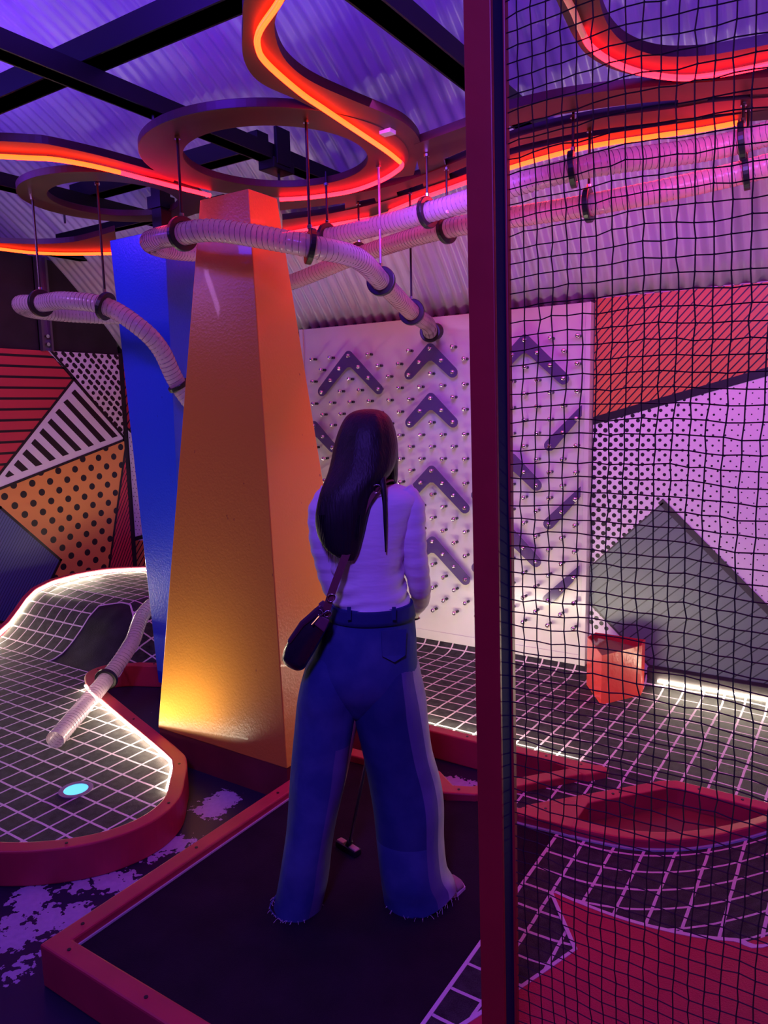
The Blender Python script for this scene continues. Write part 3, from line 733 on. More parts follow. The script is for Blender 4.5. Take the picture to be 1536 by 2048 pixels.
# ------------------------------------------------------------------ columns
oc_ = empty('orange_column', (-2.29, 2.42, 0), 'orange tapering square column, scuffed, on brown plinth', 'column')
bm = bmesh.new(); box(bm, -2.675, -1.905, 2.163, 2.69, 0, .15); fin('plinth', bm, REDD, oc_)
bm = bmesh.new(); frustum(bm, (-2.68, -1.90, 2.158, 2.70, .15), (-2.452, -2.173, 2.378, 2.556, 2.5)); fin('shaft', bm, ORANGE, oc_, bevel=.004)
bc_ = empty('blue_column', (-3.2, 2.82, 0), 'blue column widening towards the top behind orange column', 'column')
bm = bmesh.new(); frustum(bm, (-3.335, -3.10, 2.71, 2.95, .06), (-3.386, -2.962, 2.625, 2.99, 2.5)); fin('shaft', bm, BLUE, bc_, bevel=.004)
bm = bmesh.new(); box(bm, -3.325, -3.11, 2.72, 2.94, 0, .06); fin('plinth', bm, mat('dark_navy', (.01, .01, .12), .5), bc_)
bm = bmesh.new(); box(bm, -3.215, -3.145, 2.77, 2.84, 2.5, 2.80); box(bm, -3.23, -3.13, 2.755, 2.855, 2.66, 2.72); fin('steel_stub', bm, STEEL, bc_)
# ------------------------------------------------------------------ steel frame over the players
def _b(): pass
def beam(name, a, b_, w, h, label, lug=()):
    bm = bmesh.new(); a, b_ = Vector(a), Vector(b_)
    if abs(a.x-b_.x) > abs(a.y-b_.y):
        box(bm, a.x, b_.x, a.y-w/2, a.y+w/2, a.z, a.z+h)
        box(bm, a.x, b_.x, a.y-w/2-.008, a.y+w/2+.008, a.z, a.z+.006)
    else:
        box(bm, a.x-w/2, a.x+w/2, a.y, b_.y, a.z, a.z+h)
        box(bm, a.x-w/2-.008, a.x+w/2+.008, a.y, b_.y, a.z, a.z+.006)
    for l in lug: tube(bm, [Vector(l), Vector(l)+Vector((0, 0, .075))], .006, 6)
    o = fin(name, bm, STEEL); tag(o, label, 'beam'); return o
pB = onz(200, 188, 2.78); beam('steel_beam', (pB.x, -3.0, 2.78), (pB.x, 3.55, 2.78), .07, .07, 'long black beam running diagonally from top left under the rings')
pA = onz(245, 108, 2.86); beam('steel_beam', (-5.15, pA.y, 2.86), (2.6, pA.y, 2.86), .085, .09, 'thick black beam crossing the top left corner of ceiling', lug=[(onz(110, 118, 2.86).x, pA.y, 2.9), (onz(145, 100, 2.86).x, pA.y, 2.9), (onz(165, 90, 2.86).x, pA.y, 2.9)])
pC = onz(830, 80, 2.78); beam('steel_beam', (pC.x, -3.0, 2.78), (pC.x, 3.5, 2.78), .08, .075, 'black beam disappearing behind the red post at top')
beam('steel_beam', (-3.86, -3.0, 2.78), (-3.86, 3.5, 2.78), .07, .07, 'black beam above left ceiling ring')
beam('steel_beam', (-4.02, 2.90, 2.85), (-2.54, 2.90, 2.85), .08, .09, 'short black beam with bracket end above the rings')
beam('steel_beam', (-4.52, 3.11, 2.72), (-3.0, 3.11, 2.72), .05, .05, 'thin black beam behind top of blue column')
beam('steel_beam', (-4.95, 2.6, 2.73), (-4.95, 3.66, 2.73), .07, .05, 'black beam stub at left near end wall')
br = onz(530, 308, 2.84)
bm = bmesh.new(); box(bm, pB.x-.05, pB.x+.05, 2.83, 2.98, 2.74, 2.79); box(bm, pB.x+.035, pB.x+.055, 2.85, 2.95, 2.76, 2.93); tag(fin('beam_clamp', bm, STEEL, bevel=.004), 'black clamp bracket joining two beams above orange column', 'clamp')
# slotted channel on end wall
bm = bmesh.new()
ch = onx(88, 600, X0+.03)
XW = X0-.012
box(bm, XW, XW+.05, ch.y-.045, ch.y-.028, 2.08, 2.77); box(bm, XW, XW+.05, ch.y+.028, ch.y+.045, 2.08, 2.77); box(bm, XW, XW+.012, ch.y-.045, ch.y+.045, 2.08, 2.77)
oc2 = fin('steel_channel', bm, mat('dull_steel', (.22, .18, .24), .35, metal=.8)); tag(oc2, 'upright steel channel bolted to black end wall', 'channel')
for z in (2.13, 2.19):
    b2 = bmesh.new(); disc(b2, (XW+.03, ch.y, z), (1, 0, 0), .014, .05, 12); fin('bolt', b2, CHROME, oc2)
# ------------------------------------------------------------------ plywood rings and bands, neon
ZR = 2.65; TH = .032
def px2(pts, z=ZR): return [tuple(onz(x, y, z)[:2]) for x, y in pts]
def annulus(name, c, R, r, label, z=ZR, th=TH):
    bm = bmesh.new(); disc(bm, (c[0], c[1], z+th/2), (0, 0, 1), R, th, 96, hole=r); o = fin(name, bm, PLYRED, bevel=.002); tag(o, label, 'ceiling ring'); return o
rA = annulus('plywood_ring', (-2.16, 2.55), .56, .386, 'large dark red plywood ring hanging above orange column')
rB = annulus('plywood_ring', (-3.19, 2.52), .44, .306, 'smaller dark red plywood ring hanging above blue column', z=ZR-.001)
bm = bmesh.new(); prism(bm, px2([(500, 212), (600, 218), (615, 248), (530, 242), (505, 238)], 2.69), 2.684, 2.705); fin('splice_plate', bm, PLYRED, rA)
def band(name, A, B, label, z=ZR, th=TH, n=6):
    A = spline([(x, y, 0) for x, y in A], n); B = spline([(x, y, 0) for x, y in B], n)
    # resample both to the same count
    def rs(P, k):
        L = [0]
        for a, b_ in zip(P, P[1:]): L.append(L[-1]+(b_-a).length)
        out = []; i = 0
        for q in range(k):
            t = L[-1]*q/(k-1)
            while i < len(L)-2 and L[i+1] < t: i += 1
            s = (t-L[i])/max(1e-9, L[i+1]-L[i]); out.append(P[i].lerp(P[i+1], s))
        return out
    k = max(len(A), len(B)); A, B = rs(A, k), rs(B, k); bm = bmesh.new()
    R_ = [[bm.verts.new((p.x, p.y, zz)) for p, zz in ((a, z), (b_, z), (b_, z+th), (a, z+th))] for a, b_ in zip(A, B)]
    for a, b_ in zip(R_, R_[1:]):
        for q in range(4): bm.faces.new((a[q], a[(q+1) % 4], b_[(q+1) % 4], b_[q]))
    bm.faces.new(R_[0]); bm.faces.new(R_[-1][::-1])
    o = fin(name, bm, PLYRED); tag(o, label, 'ceiling band'); return o
sb = band('plywood_band', [(-1.22, 1.42), (-1.41, 1.56), (-1.50, 1.65), (-1.64, 1.80), (-1.71, 1.95), (-1.70, 2.13), (-1.70, 2.35), (-1.72, 2.6), (-1.78, 2.8), (-1.93, 3.06)],
     [(-1.10, 1.52), (-1.32, 1.62), (-1.43, 1.70), (-1.52, 1.83), (-1.56, 1.94), (-1.57, 2.06), (-1.55, 2.22), (-1.52, 2.40), (-1.51, 2.52), (-1.54, 2.67), (-1.60, 2.79), (-1.80, 3.08)],
     'dark red plywood band snaking down from top centre to the large ring', z=ZR+.002)
bm = bmesh.new(); q = onz(775, 262, ZR); box(bm, q.x-.025, q.x+.025, q.y-.02, q.y+.02, ZR-.012, ZR+.002); fin('junction_box', bm, mat('pale_plastic', (.6, .5, .5), .5), sb)
lb = band('plywood_band', px2([(-60, 284), (0, 284), (60, 287), (100, 291), (200, 313), (300, 340), (355, 353)]), px2([(-60, 316), (0, 318), (60, 320), (110, 325), (200, 340), (280, 360), (340, 376)]), 'dark red plywood band with orange neon over the left ring', z=ZR+.003)
band('plywood_band', px2([(-60, 484), (0, 486), (75, 488), (135, 485), (170, 479), (230, 462)], ZR), px2([(-60, 492), (0, 499), (60, 506), (130, 510), (180, 510), (235, 508)], ZR), 'low dark red plywood band left of the blue column top')
r1 = band('plywood_band', px2([(828, 290), (940, 250), (1010, 222), (1100, 200), (1180, 187), (1300, 174), (1420, 164), (1600, 150)]), px2([(838, 340), (940, 296), (1010, 256), (1100, 234), (1180, 220), (1300, 205), (1420, 196), (1600, 180)]), 'front dark red band of the slotted track behind the net', z=ZR+.001)
band('plywood_band', px2([(560, 404), (700, 388), (780, 372), (860, 345), (940, 312), (1010, 282), (1100, 256), (1200, 236), (1355, 216), (1420, 205), (1600, 190)]), px2([(560, 421), (700, 405), (780, 388), (860, 362), (940, 330), (1010, 300), (1100, 277), (1200, 259), (1355, 240), (1420, 230), (1600, 214)]), 'middle dark red band of the slotted track', z=ZR)
band('plywood_band', px2([(565, 440), (660, 427), (760, 405), (860, 373), (940, 345), (1010, 313), (1100, 290), (1200, 270), (1355, 247), (1480, 228), (1600, 212)]), px2([(565, 468), (660, 452), (760, 430), (860, 395), (940, 362), (1010, 338), (1100, 316), (1180, 291), (1355, 265), (1480, 244), (1600, 232)]), 'rear dark red band carrying the yellow-orange neon', z=ZR)
for P, lab in (([(1362, 155), (1432, 150), (1400, 250), (1350, 262)], 'wide dark red cross piece behind the net, under the curved band'), ([(832, 300), (880, 290), (905, 375), (850, 390)], 'dark red cross piece left of the red post top'),
               ([(745, 385), (790, 370), (800, 420), (760, 430)], 'dark red cross piece right of the violet rod'), ([(690, 395), (712, 392), (716, 440), (690, 444)], 'narrow dark red cross piece behind orange column top'), ([(1500, 160), (1560, 155), (1560, 240), (1500, 245)], 'dark red cross piece at far right edge')):
    bm = bmesh.new(); prism(bm, px2(P), ZR+.004, ZR+.030); tag(fin('plywood_cross_piece', bm, PLYRED), lab, 'ceiling cross piece')
band('plywood_band', px2([(1195, -40), (1203, 20), (1225, 65), (1262, 95), (1320, 113), (1400, 113), (1470, 103), (1600, 78)]), px2([(1095, -40), (1125, 30), (1150, 80), (1175, 112), (1225, 140), (1290, 156), (1370, 164), (1450, 154), (1600, 122)]), 'curved dark red band with red neon at the top right', z=ZR+.002)
def neon(pts, m, label, z=ZR-.014, r=.0095, cat='neon light'):
    P = spline([(p[0], p[1], z) for p in pts], 6); bm = bmesh.new(); tube(bm, P, r, 10); o = fin('neon_strip', bm, m, smooth=True); tag(o, label, cat)
    return o
neon([(-1.2, 1.5)]+px2([(560, 0), (520, 60), (516, 95), (535, 128), (600, 185), (645, 216), (700, 253), (770, 300), (800, 324)], ZR-.014), NEONO, 'bright orange neon line snaking down from top centre')
neon(px2([(800, 324), (804, 330), (795, 341), (760, 362), (700, 383), (620, 395), (560, 399)], ZR-.014), NEONR, 'red neon line around the back of the large ring')
neon(px2([(420, 391), (400, 386), (340, 371), (290, 358), (240, 345)], ZR-.014), NEONR, 'red neon line running left behind top of orange column')
neon(px2([(240, 345), (180, 331), (110, 319), (60, 316), (0, 313), (-60, 311)], ZR-.014), NEONO, 'orange neon line over the left ring')
neon(px2([(-60, 492), (0, 498), (60, 505), (130, 508), (232, 507)], ZR-.014), NEONO, 'orange neon line left of the blue column top')
neon(px2([(560, 469), (620, 458), (680, 447), (738, 437)], ZR-.014), NEONR, 'short red neon line right of orange column top')
neon(px2([(740, 437), (780, 425)], ZR-.014), NEONP, 'pale weakly glowing end of the short red neon line')
neon(px2([(780, 423), (840, 398), (890, 380), (960, 355), (1010, 339)], ZR-.014), NEONR, 'red neon line left of the red post')
neon(px2([(1010, 339), (1080, 318), (1180, 293), (1300, 274), (1400, 260), (1475, 246)], ZR-.014), NEONO, 'yellow-orange neon line above the red lit hoses')
neon(px2([(1168, 72), (1180, 92), (1210, 116), (1250, 135), (1300, 149), (1370, 156), (1450, 147), (1600, 116)], ZR-.014), NEONR, 'red neon curve at top right behind net')
neon(px2([(1130, -10), (1148, 25), (1158, 50), (1167, 70)], ZR-.014), NEONP, 'pale weakly glowing end of the red neon curve')
# the neon throws red light down and sideways from its own line
def neon_light(a, b_, d, power, col):
    a, b_, d = Vector(a), Vector(b_), Vector(d).normalized(); l = bpy.data.lights.new('neon_light', 'AREA'); l.shape = 'RECTANGLE'; l.size = (b_-a).length; l.size_y = .016; l.energy = power; l.color = col
    o = bpy.data.objects.new('neon_light', l); COL.objects.link(o); x = (b_-a).normalized(); z = -d; z = (z-x*z.dot(x)).normalized(); y = z.cross(x)
    c = (a+b_)/2; o.matrix_world = Matrix(((x.x, y.x, z.x, c.x), (x.y, y.y, z.y, c.y), (x.z, y.z, z.z, c.z), (0, 0, 0, 1)))
NR = (1, .02, .06)
neon_light((-1.40, 3.245, 2.62), (-.45, 3.245, 2.62), (0, -.35, -1), 7, NR)
neon_light((-.45, 3.26, 2.62), (.6, 3.3, 2.62), (0, -.35, -1), 7, NR)
neon_light((-1.68, 2.3, 2.622), (-1.79, 2.94, 2.622), (-1, -.1, -.6), .9, NR)
neon_light((-2.80, 2.28, 2.622), (-2.77, 2.62, 2.622), (.9, -.2, -.8), .7, NR)
neon_light((-2.0, 3.42, 2.622), (-2.7, 3.58, 2.622), (0, -.6, -1), 1.2, NR)
# hangers tying bands to beams
bm = bmesh.new()
for x, y in ((pB.x, 2.16), (pB.x, 2.92), (pC.x, 2.9), (pC.x, 3.2), (-3.86, 2.7), (-3.86, 3.4), (-.6, 3.1), (.3, 3.1)):
    tube(bm, [(x, y, ZR+.02), (x, y, 2.79)], .006, 6)
tag(fin('frame_stud', bm, STEEL), 'thin threaded studs tying plywood rings to the black beams', 'stud')
# ------------------------------------------------------------------ hoses
def hose(name, pts, label, r=.041, n=14, ribs=True, spacing=.022):
    P = spline(pts, n)
    # uniform resample
    L = [0]
    for a, b_ in zip(P, P[1:]): L.append(L[-1]+(b_-a).length)
    k = int(L[-1]/.008); Q = []; i = 0
    for q in range(k+1):
        t = L[-1]*q/k
        while i < len(L)-2 and L[i+1] < t: i += 1
        Q.append(P[i].lerp(P[i+1], (t-L[i])/max(1e-9, L[i+1]-L[i])))
    t = empty(name, Q[0], label, 'hose')
    bm = bmesh.new(); per = max(2, round(spacing/.008))
    tube(bm, Q, lambda i: r+(.0018 if (i % per) == 0 else 0), 20, cap=False); fin('hose_wall', bm, HOSE, t, smooth=True)
    fr = frames(Q); H_ = []
    for i in range(len(Q)*4-3):
        a = i/4; j = int(a); f = a-j; p = Q[j].lerp(Q[min(j+1, k)], f); tt, u, v = fr[j]; th = 2*pi*a*.008/spacing
        H_.append(p+(u*cos(th)+v*sin(th))*(r+.0015))
    bm = bmesh.new(); tube(bm, H_, .0012, 4); fin('spiral_wire', bm, HRIB, t)
    return Q
def P3z(x, y, z): return tuple(onz(x, y, z))
def rodpt(top, z): p = onz(*top, ZR); return (p.x, p.y, z)
R = {}
for k_, (top, z) in dict(r1=((355, 272), 2.29), r2=((613, 240), 2.205), r3=((757, 330), 2.16), r4=((820, 385), 2.075), r5=((652, 366), 2.405), r6=((717, 405), 2.39), r7=((852, 308), 2.415),
                        r8=((893, 335), 2.39), r9=((1145, 230), 2.46), r10=((1181, 258), 2.37), r11=((1487, 205), 2.52), r12=((1497, 215), 2.43), r13=((65, 395), 2.15), r14=((193, 365), 2.10)).items():
    R[k_] = rodpt(top, z)
endA = ony(860, 664, 3.99)
QA = hose('clear_hose', [(.9, 2.95, 2.62), (.2, 2.88, 2.57), R['r11'], R['r9'], R['r7'], R['r5'], (-2.5, 2.92, 2.42), (-2.72, 2.78, 2.38), (-2.76, 2.5, 2.35), (-2.6, 2.22, 2.32), R['r1'], (-2.1, 2.14, 2.28), R['r2'], (-1.76, 2.55, 2.20), R['r3'], R['r4'], (-2.06, 3.65, 2.055), tuple(endA)],
     'clear ribbed hose looping round top of orange column to peg board')
gp_ = ony(358, 772, 2.55)
gp2 = ony(322, 700, 2.45); gp3 = ony(280, 655, 2.36)
QB = hose('clear_hose', [(.9, 3.15, 2.55), (.2, 3.1, 2.50), R['r12'], R['r10'], R['r8'], R['r6'], (-2.75, 3.3, 2.30), (-3.3, 3.15, 2.2), (-3.62, 2.95, 2.16), (-3.80, 2.70, 2.16), (-3.80, 2.42, 2.16), (-3.66, 2.27, 2.165), R['r13'], (-3.25, 2.235, 2.14), R['r14'], tuple(gp3), tuple(gp2), tuple(gp_), (-2.76, 2.72, 1.45), (-2.82, 2.98, 1.15), (-3.05, 3.12, .88), (-3.25, 3.1, .66), tuple(ony(300, 1213, 2.82)), tuple(ony(262, 1288, 2.56)), (-3.28, 2.33, .215), tuple(onz(110, 1480, .15))],
     'clear ribbed hose looping round blue column down to the left track')
def ringclamp(Q, near, label, top=None, group='black ring clamps hung on rods', R_=.066):
    i = min(range(len(Q)), key=lambda i: (Q[i]-Vector(near)).length); p = Q[i]; t = (Q[min(i+2, len(Q)-1)]-Q[max(i-2, 0)]).normalized()
    e_ = empty('hose_clamp', p, label, 'hose clamp', group)
    bm = bmesh.new(); disc(bm, p, t, R_, .022, 32, hole=.0435); fin('collar', bm, BLACK, e_, bevel=.003)
    if top:
        bm = bmesh.new(); tube(bm, [p+Vector((0, 0, R_-.012)), (p.x, p.y, ZR+.05)], .0055, 8); fin('rod', bm, top, e_)
        bm = bmesh.new(); disc(bm, p+Vector((0, 0, R_+.004)), (0, 0, 1), .009, .014, 8); fin('nut', bm, CHROME, e_)
        bm = bmesh.new(); disc(bm, (p.x, p.y, ZR-.006), (0, 0, 1), .012, .01, 8); fin('nut', bm, CHROME, e_)
RODP = mat('zinc_rod', (.45, .35, .55), .3, metal=.7)
for Q, key, lab in ((QA, 'r1', 'black ring clamp on hose at left of orange column top'), (QA, 'r2', 'black ring clamp on hose in front of orange column right side'), (QA, 'r5', 'small black ring clamp on rear hose just right of orange column'),
                    (QA, 'r7', 'black ring clamp on upper rear hose left of red post'), (QA, 'r9', 'black ring clamp on upper red lit hose behind the net'), (QA, 'r11', 'black ring clamp on upper hose at far right'),
                    (QA, 'r4', 'black ring clamp on hose second from peg board'), (QB, 'r6', 'black ring clamp on lower rear hose partly hidden behind front hose'), (QB, 'r8', 'black ring clamp on lower rear hose left of red post'),
                    (QB, 'r10', 'black ring clamp on lower red lit hose behind the net'), (QB, 'r12', 'black ring clamp on lower hose at far right'), (QB, 'r13', 'black ring clamp on hose loop near end wall channel'), (QB, 'r14', 'black ring clamp on hose left of the blue column')):
    ringclamp(Q, R[key], lab, STEEL)
ringclamp(QA, R['r3'], 'black ring clamp on shiny violet rod above the peg board', RODP)
ringclamp(QA, endA, 'black ring clamp at hose mouth on top of peg board', None, R_=.062)
ringclamp(QB, gp_, 'black ring clamp on hose between the two columns', None, R_=.055)
ringclamp(QB, (-3.28, 2.33, .21), 'black ring clamp on hose resting on the left track rail', None, R_=.06)
bm = bmesh.new(); tube(bm, [endA, (endA.x, bf, endA.z+.01)], .05, 20); tag(fin('hose_socket', bm, BLACK), 'black socket where the hose meets the peg board', 'socket')
# ------------------------------------------------------------------ post and net
po = empty('net_post', (-.515, 1.22, 0), 'red square post with navy side holding the net', 'post')
ptop = 3.35
pbx = ony(962, 1500, 1.2).x; 
xl_ = onz(0, 0, 0)
bm = bmesh.new(); box(bm, -.565, -.515, 1.196, 1.206, 0, ptop); fin('front_board', bm, POSTR, po, bevel=.002)
bm = bmesh.new(); box(bm, -.562, -.516, 1.206, 1.246, 0, ptop); fin('navy_core', bm, NAVY, po)
bm = bmesh.new(); box(bm, -.563, -.512, 1.246, 1.262, 0, ptop); fin('rear_batten', bm, POSTR, po, bevel=.002)
po.rotation_euler = (0, -.0155, 0)
bm = bmesh.new(); cell = .025; NY = 1.25
nxn = 64; nzn = 118; nodes = {}
for i in range(nxn+1):
    for j in range(nzn+1):
        z = .12+j*cell; x = -.515+i*cell-.0155*z*max(0, 1-i/40)
        dx = random.gauss(0, .0012)+.004*sin(j*.21+i*.05); dz = random.gauss(0, .0012)+.006*sin(i*.23)*(.3+j/nzn)-.004*sin(i*.9+j*.13)*.3
        nodes[i, j] = Vector((x+dx*(1 if i else 0), NY+.006*sin(i*.3+j*.11), z+dz))
def cord(a, b_, r=.0013):
    d = (b_-a).normalized(); u = d.orthogonal().normalized(); v = d.cross(u)
    A = [bm.verts.new(a+(u*cos(k*2*pi/3)+v*sin(k*2*pi/3))*r) for k in range(3)]; B = [bm.verts.new(b_+(u*cos(k*2*pi/3)+v*sin(k*2*pi/3))*r) for k in range(3)]
    for k in range(3): bm.faces.new((A[k], A[(k+1) % 3], B[(k+1) % 3], B[k]))
for (i, j), p in nodes.items():
    if i < nxn: cord(p, nodes[i+1, j])
    if j < nzn: cord(p, nodes[i, j+1])
    if i:
        s = .0026; vv = [bm.verts.new(p+Vector(q)*s) for q in ((1, 0, 0), (0, 0, 1), (-1, 0, 0), (0, 0, -1), (0, -.7, 0), (0, .7, 0))]
        for a_, b2, c_ in ((0, 1, 4), (1, 2, 4), (2, 3, 4), (3, 0, 4), (1, 0, 5), (2, 1, 5), (3, 2, 5), (0, 3, 5)): bm.faces.new((vv[a_], vv[b2], vv[c_]))
tag(fin('safety_net', bm, NETM, recalc=False), 'black square-mesh safety net stretched right of the red post', 'net')
#WOMAN
# ------------------------------------------------------------------ the player
XR = Vector((cos(YAW), sin(YAW), 0)); YF = Vector((-sin(YAW), cos(YAW), 0)); DEP = 2.08
def WP(x, y, dd=0):
    d = ray(x, y); return CAM + d*((DEP+dd)/d.dot(YF))
def interp(rows, n):
    """Catmull-Rom through rows of numbers"""
    out = []
    for i in range(len(rows)-1):
        a, b_, c, d = rows[max(i-1, 0)], rows[i], rows[i+1], rows[min(i+2, len(rows)-1)]
        for k in range(n):
            t = k/n
            out.append(tuple(.5*((2*q)+(r-p)*t+(2*p-5*q+4*r-s_)*t*t+(3*q-p-3*r+s_)*t**3) for p, q, r, s_ in zip(a, b_, c, d)))
    out.append(rows[-1]); return out
def loft(bm, rows, seg=40, n=4, close0=True, close1=True, matf=None, wob=None, ex=2.0):
    """rows: (py, pxL, pxR, dd, halfdepth, tilt) ; tilt lifts the right side (metres)"""
    R_ = []; rows = interp([tuple(r)+(0,)*(6-len(r)) for r in rows], n)
    for ri, (py, l, r, dd, hb, tl) in enumerate(rows):
        A, B = WP(l, py, dd), WP(r, py, dd); c = (A+B)/2; a = (B-A).length/2; ring = []
        for k in range(seg):
            th = 2*pi*k/seg; ct, st = cos(th), sin(th)
            x = a*abs(ct)**(2/ex)*(1 if ct > 0 else -1); y = hb*abs(st)**(2/ex)*(1 if st > 0 else -1)
            w_ = wob(ri/len(rows), th) if wob else 0
            p = c+XR*x*(1+w_)+YF*y*(1+w_)+Vector((0, 0, tl*(x/a if a > 1e-5 else 0))); ring.append(bm.verts.new(p))
        R_.append(ring)
    for i, (p, q) in enumerate(zip(R_, R_[1:])):
        for k in range(seg):
            f = bm.faces.new((p[k], p[(k+1) % seg], q[(k+1) % seg], q[k]))
            if matf: f.material_index = matf(i/len(R_), 2*pi*(k+.5)/seg)
    if close0: bm.faces.new(R_[0][::-1])
    if close1: bm.faces.new(R_[-1])
    return R_
SKIN = mat('skin', (.55, .33, .26), .5); SKIN.node_tree.nodes['Principled BSDF'].inputs['Subsurface Weight'].default_value = .05
def knit(name, col, sc, st, rough=.8):
    m = mat(name, col, rough, spec=.2); nt = m.node_tree; b = nt.nodes['Principled BSDF']
    tc = nd(nt, 'ShaderNodeTexCoord'); mp = nd(nt, 'ShaderNodeMapping'); mp.inputs['Scale'].default_value = sc
    n = nd(nt, 'ShaderNodeTexNoise'); n.inputs['Scale'].default_value = 1; n.inputs['Detail'].default_value = 3
    bp = nd(nt, 'ShaderNodeBump'); bp.inputs['Strength'].default_value = st; bp.inputs['Distance'].default_value = .02
    nt.links.new(tc.outputs['Object'], mp.inputs[0]); nt.links.new(mp.outputs[0], n.inputs['Vector']); nt.links.new(n.outputs[0], bp.inputs['Height']); nt.links.new(bp.outputs[0], b.inputs['Normal'])
    return m
SHIRT = knit('white_jersey', (.80, .76, .82), (6, 6, 22), .35)
def denim(name, a, c):
    m = knit(name, a, (10, 10, 5), .5, .85); nt = m.node_tree; b = nt.nodes['Principled BSDF']
    tc = nd(nt, 'ShaderNodeTexCoord'); n = nd(nt, 'ShaderNodeTexNoise'); n.inputs['Scale'].default_value = 9; n.inputs['Detail'].default_value = 6
    r = nd(nt, 'ShaderNodeValToRGB'); r.color_ramp.elements[0].color = (*a, 1); r.color_ramp.elements[1].color = (*c, 1); r.color_ramp.elements[0].position = .42; r.color_ramp.elements[1].position = .78
    nt.links.new(tc.outputs['Object'], n.inputs['Vector']); nt.links.new(n.outputs[0], r.inputs[0]); nt.links.new(r.outputs[0], b.inputs['Base Color']); return m
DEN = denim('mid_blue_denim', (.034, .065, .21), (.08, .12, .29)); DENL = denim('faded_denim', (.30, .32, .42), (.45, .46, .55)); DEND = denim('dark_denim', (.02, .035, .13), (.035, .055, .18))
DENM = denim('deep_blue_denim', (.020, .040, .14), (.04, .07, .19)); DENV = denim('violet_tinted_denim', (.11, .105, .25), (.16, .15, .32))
def hairm():
    m = mat('black_hair', (.010, .006, .010), .5, spec=.4); nt = m.node_tree; b = nt.nodes['Principled BSDF']
    tc = nd(nt, 'ShaderNodeTexCoord'); mp = nd(nt, 'ShaderNodeMapping'); mp.inputs['Scale'].default_value = (190, 190, 1.5)
    n = nd(nt, 'ShaderNodeTexNoise'); n.inputs['Scale'].default_value = 1; n.inputs['Detail'].default_value = 3
    bp = nd(nt, 'ShaderNodeBump'); bp.inputs['Strength'].default_value = .5; bp.inputs['Distance'].default_value = .004
    nt.links.new(tc.outputs['Object'], mp.inputs[0]); nt.links.new(mp.outputs[0], n.inputs['Vector']); nt.links.new(n.outputs[0], bp.inputs['Height']); nt.links.new(bp.outputs[0], b.inputs['Normal']); return m
HAIR = hairm()
base = onz(700, 1830, .1)
pe = empty('person', (base.x, base.y, .1), 'person with long black hair in white top and wide blue jeans, back turned, putting', 'person')
# body: one skinned surface
V = []; Ed = []; Rr = []
def jv(p, r, par=None, ry=None):
    V.append(tuple(p)); Rr.append((r, ry or r)); i = len(V)-1
    if par is not None: Ed.append((par, i))
    return i
pel = jv(WP(738, 1290, .0), .085)
wst = jv(WP(742, 1200, .0), .080, pel); chs = jv(WP(738, 1090, .0), .085, wst); cst = jv(WP(735, 1010, .01), .070, chs)
nk = jv(WP(738, 975, .02), .036, cst); nk2 = jv(WP(738, 945, .035), .036, nk)
hd1 = jv(WP(737, 915, .055), .060, nk2); hd2 = jv(WP(735, 872, .05), .078, hd1); hd3 = jv(WP(734, 845, .045), .055, hd2)
nose = jv(WP(742, 905, .135), .012, hd1)
for s_, sh, el1, el, fo, wr, pa in ((-1, (655, 1003), (652, 1070), (674, 1180), (720, 1215), (768, 1236), (786, 1245)), (1, (812, 1003), (822, 1070), (839, 1172), (840, 1202), (830, 1222), (816, 1238))):
    a1 = jv(WP(*sh, .0), .042, cst); a2 = jv(WP(*el1, -.005), .037, a1); a3 = jv(WP(*el, .03), .032, a2); a4 = jv(WP(*fo, .14), .028, a3)
    a5 = jv(WP(*wr, .235), .021, a4); a6 = jv(WP(*pa, .275), .024, a5, .016)
    gx, gy = (782, 1256) if s_ < 0 else (800, 1236)
    for f_ in range(4):                                              # fingers curl round the grip
        o1 = WP(gx+(10 if s_ > 0 else -8), gy-9+f_*9, .305); o2 = WP(gx-(1 if s_ > 0 else -2), gy-8+f_*9, .335); o3 = WP(gx-(12 if s_ > 0 else -13), gy-6+f_*9, .325); o4 = WP(gx-(13 if s_ > 0 else -13), gy-5+f_*9, .302)
        b1 = jv(o1, .0095, a6); b2_ = jv(o2, .0085, b1); b3 = jv(o3, .0080, b2_); jv(o4, .0070, b3)
    t1 = jv(WP(gx+(8 if s_ > 0 else -6), gy-6, .28), .010, a5); t2 = jv(WP(gx, gy+8, .282), .0085, t1); jv(WP(gx-2, gy+20, .29), .0075, t2)
for hp, kn, an, ft in (((690, 1330), (660, 1560), (598, 1815), (580, 1800)), ((785, 1330), (805, 1560), (838, 1790), (880, 1768))):
    h1 = jv(WP(*hp, .0), .078, pel); k1_ = jv(WP(*kn, .01), .052, h1); an1 = jv(WP(*an, .0), .034, k1_); jv(WP(*ft, .06), .028, an1)
me = bpy.data.meshes.new('body'); me.from_pydata(V, Ed, []); me.update()
bo = link('body', me, SKIN, pe)
sk = bo.modifiers.new('skin', 'SKIN'); sk.use_smooth_shade = True
for sv, r in zip(me.skin_vertices[0].data, Rr): sv.radius = r; sv.use_root = False
me.skin_vertices[0].data[0].use_root = True
ss = bo.modifiers.new('sub', 'SUBSURF'); ss.levels = 2; ss.render_levels = 2
for (px, dx) in ((718, 0), (756, 0)):
    bm = bmesh.new(); p = WP(px, 893, .118); bmesh.ops.create_uvsphere(bm, u_segments=14, v_segments=10, radius=.011, matrix=Matrix.Translation(p)); fin('eye', bm, mat('eye_white', (.7, .7, .72), .2), pe, smooth=True)
bm = bmesh.new(); tube(bm, spline([WP(724, 928, .118), WP(740, 931, .124), WP(754, 928, .118)], 4), .004, 8); fin('mouth', bm, mat('lips', (.4, .1, .1), .4), pe, smooth=True)
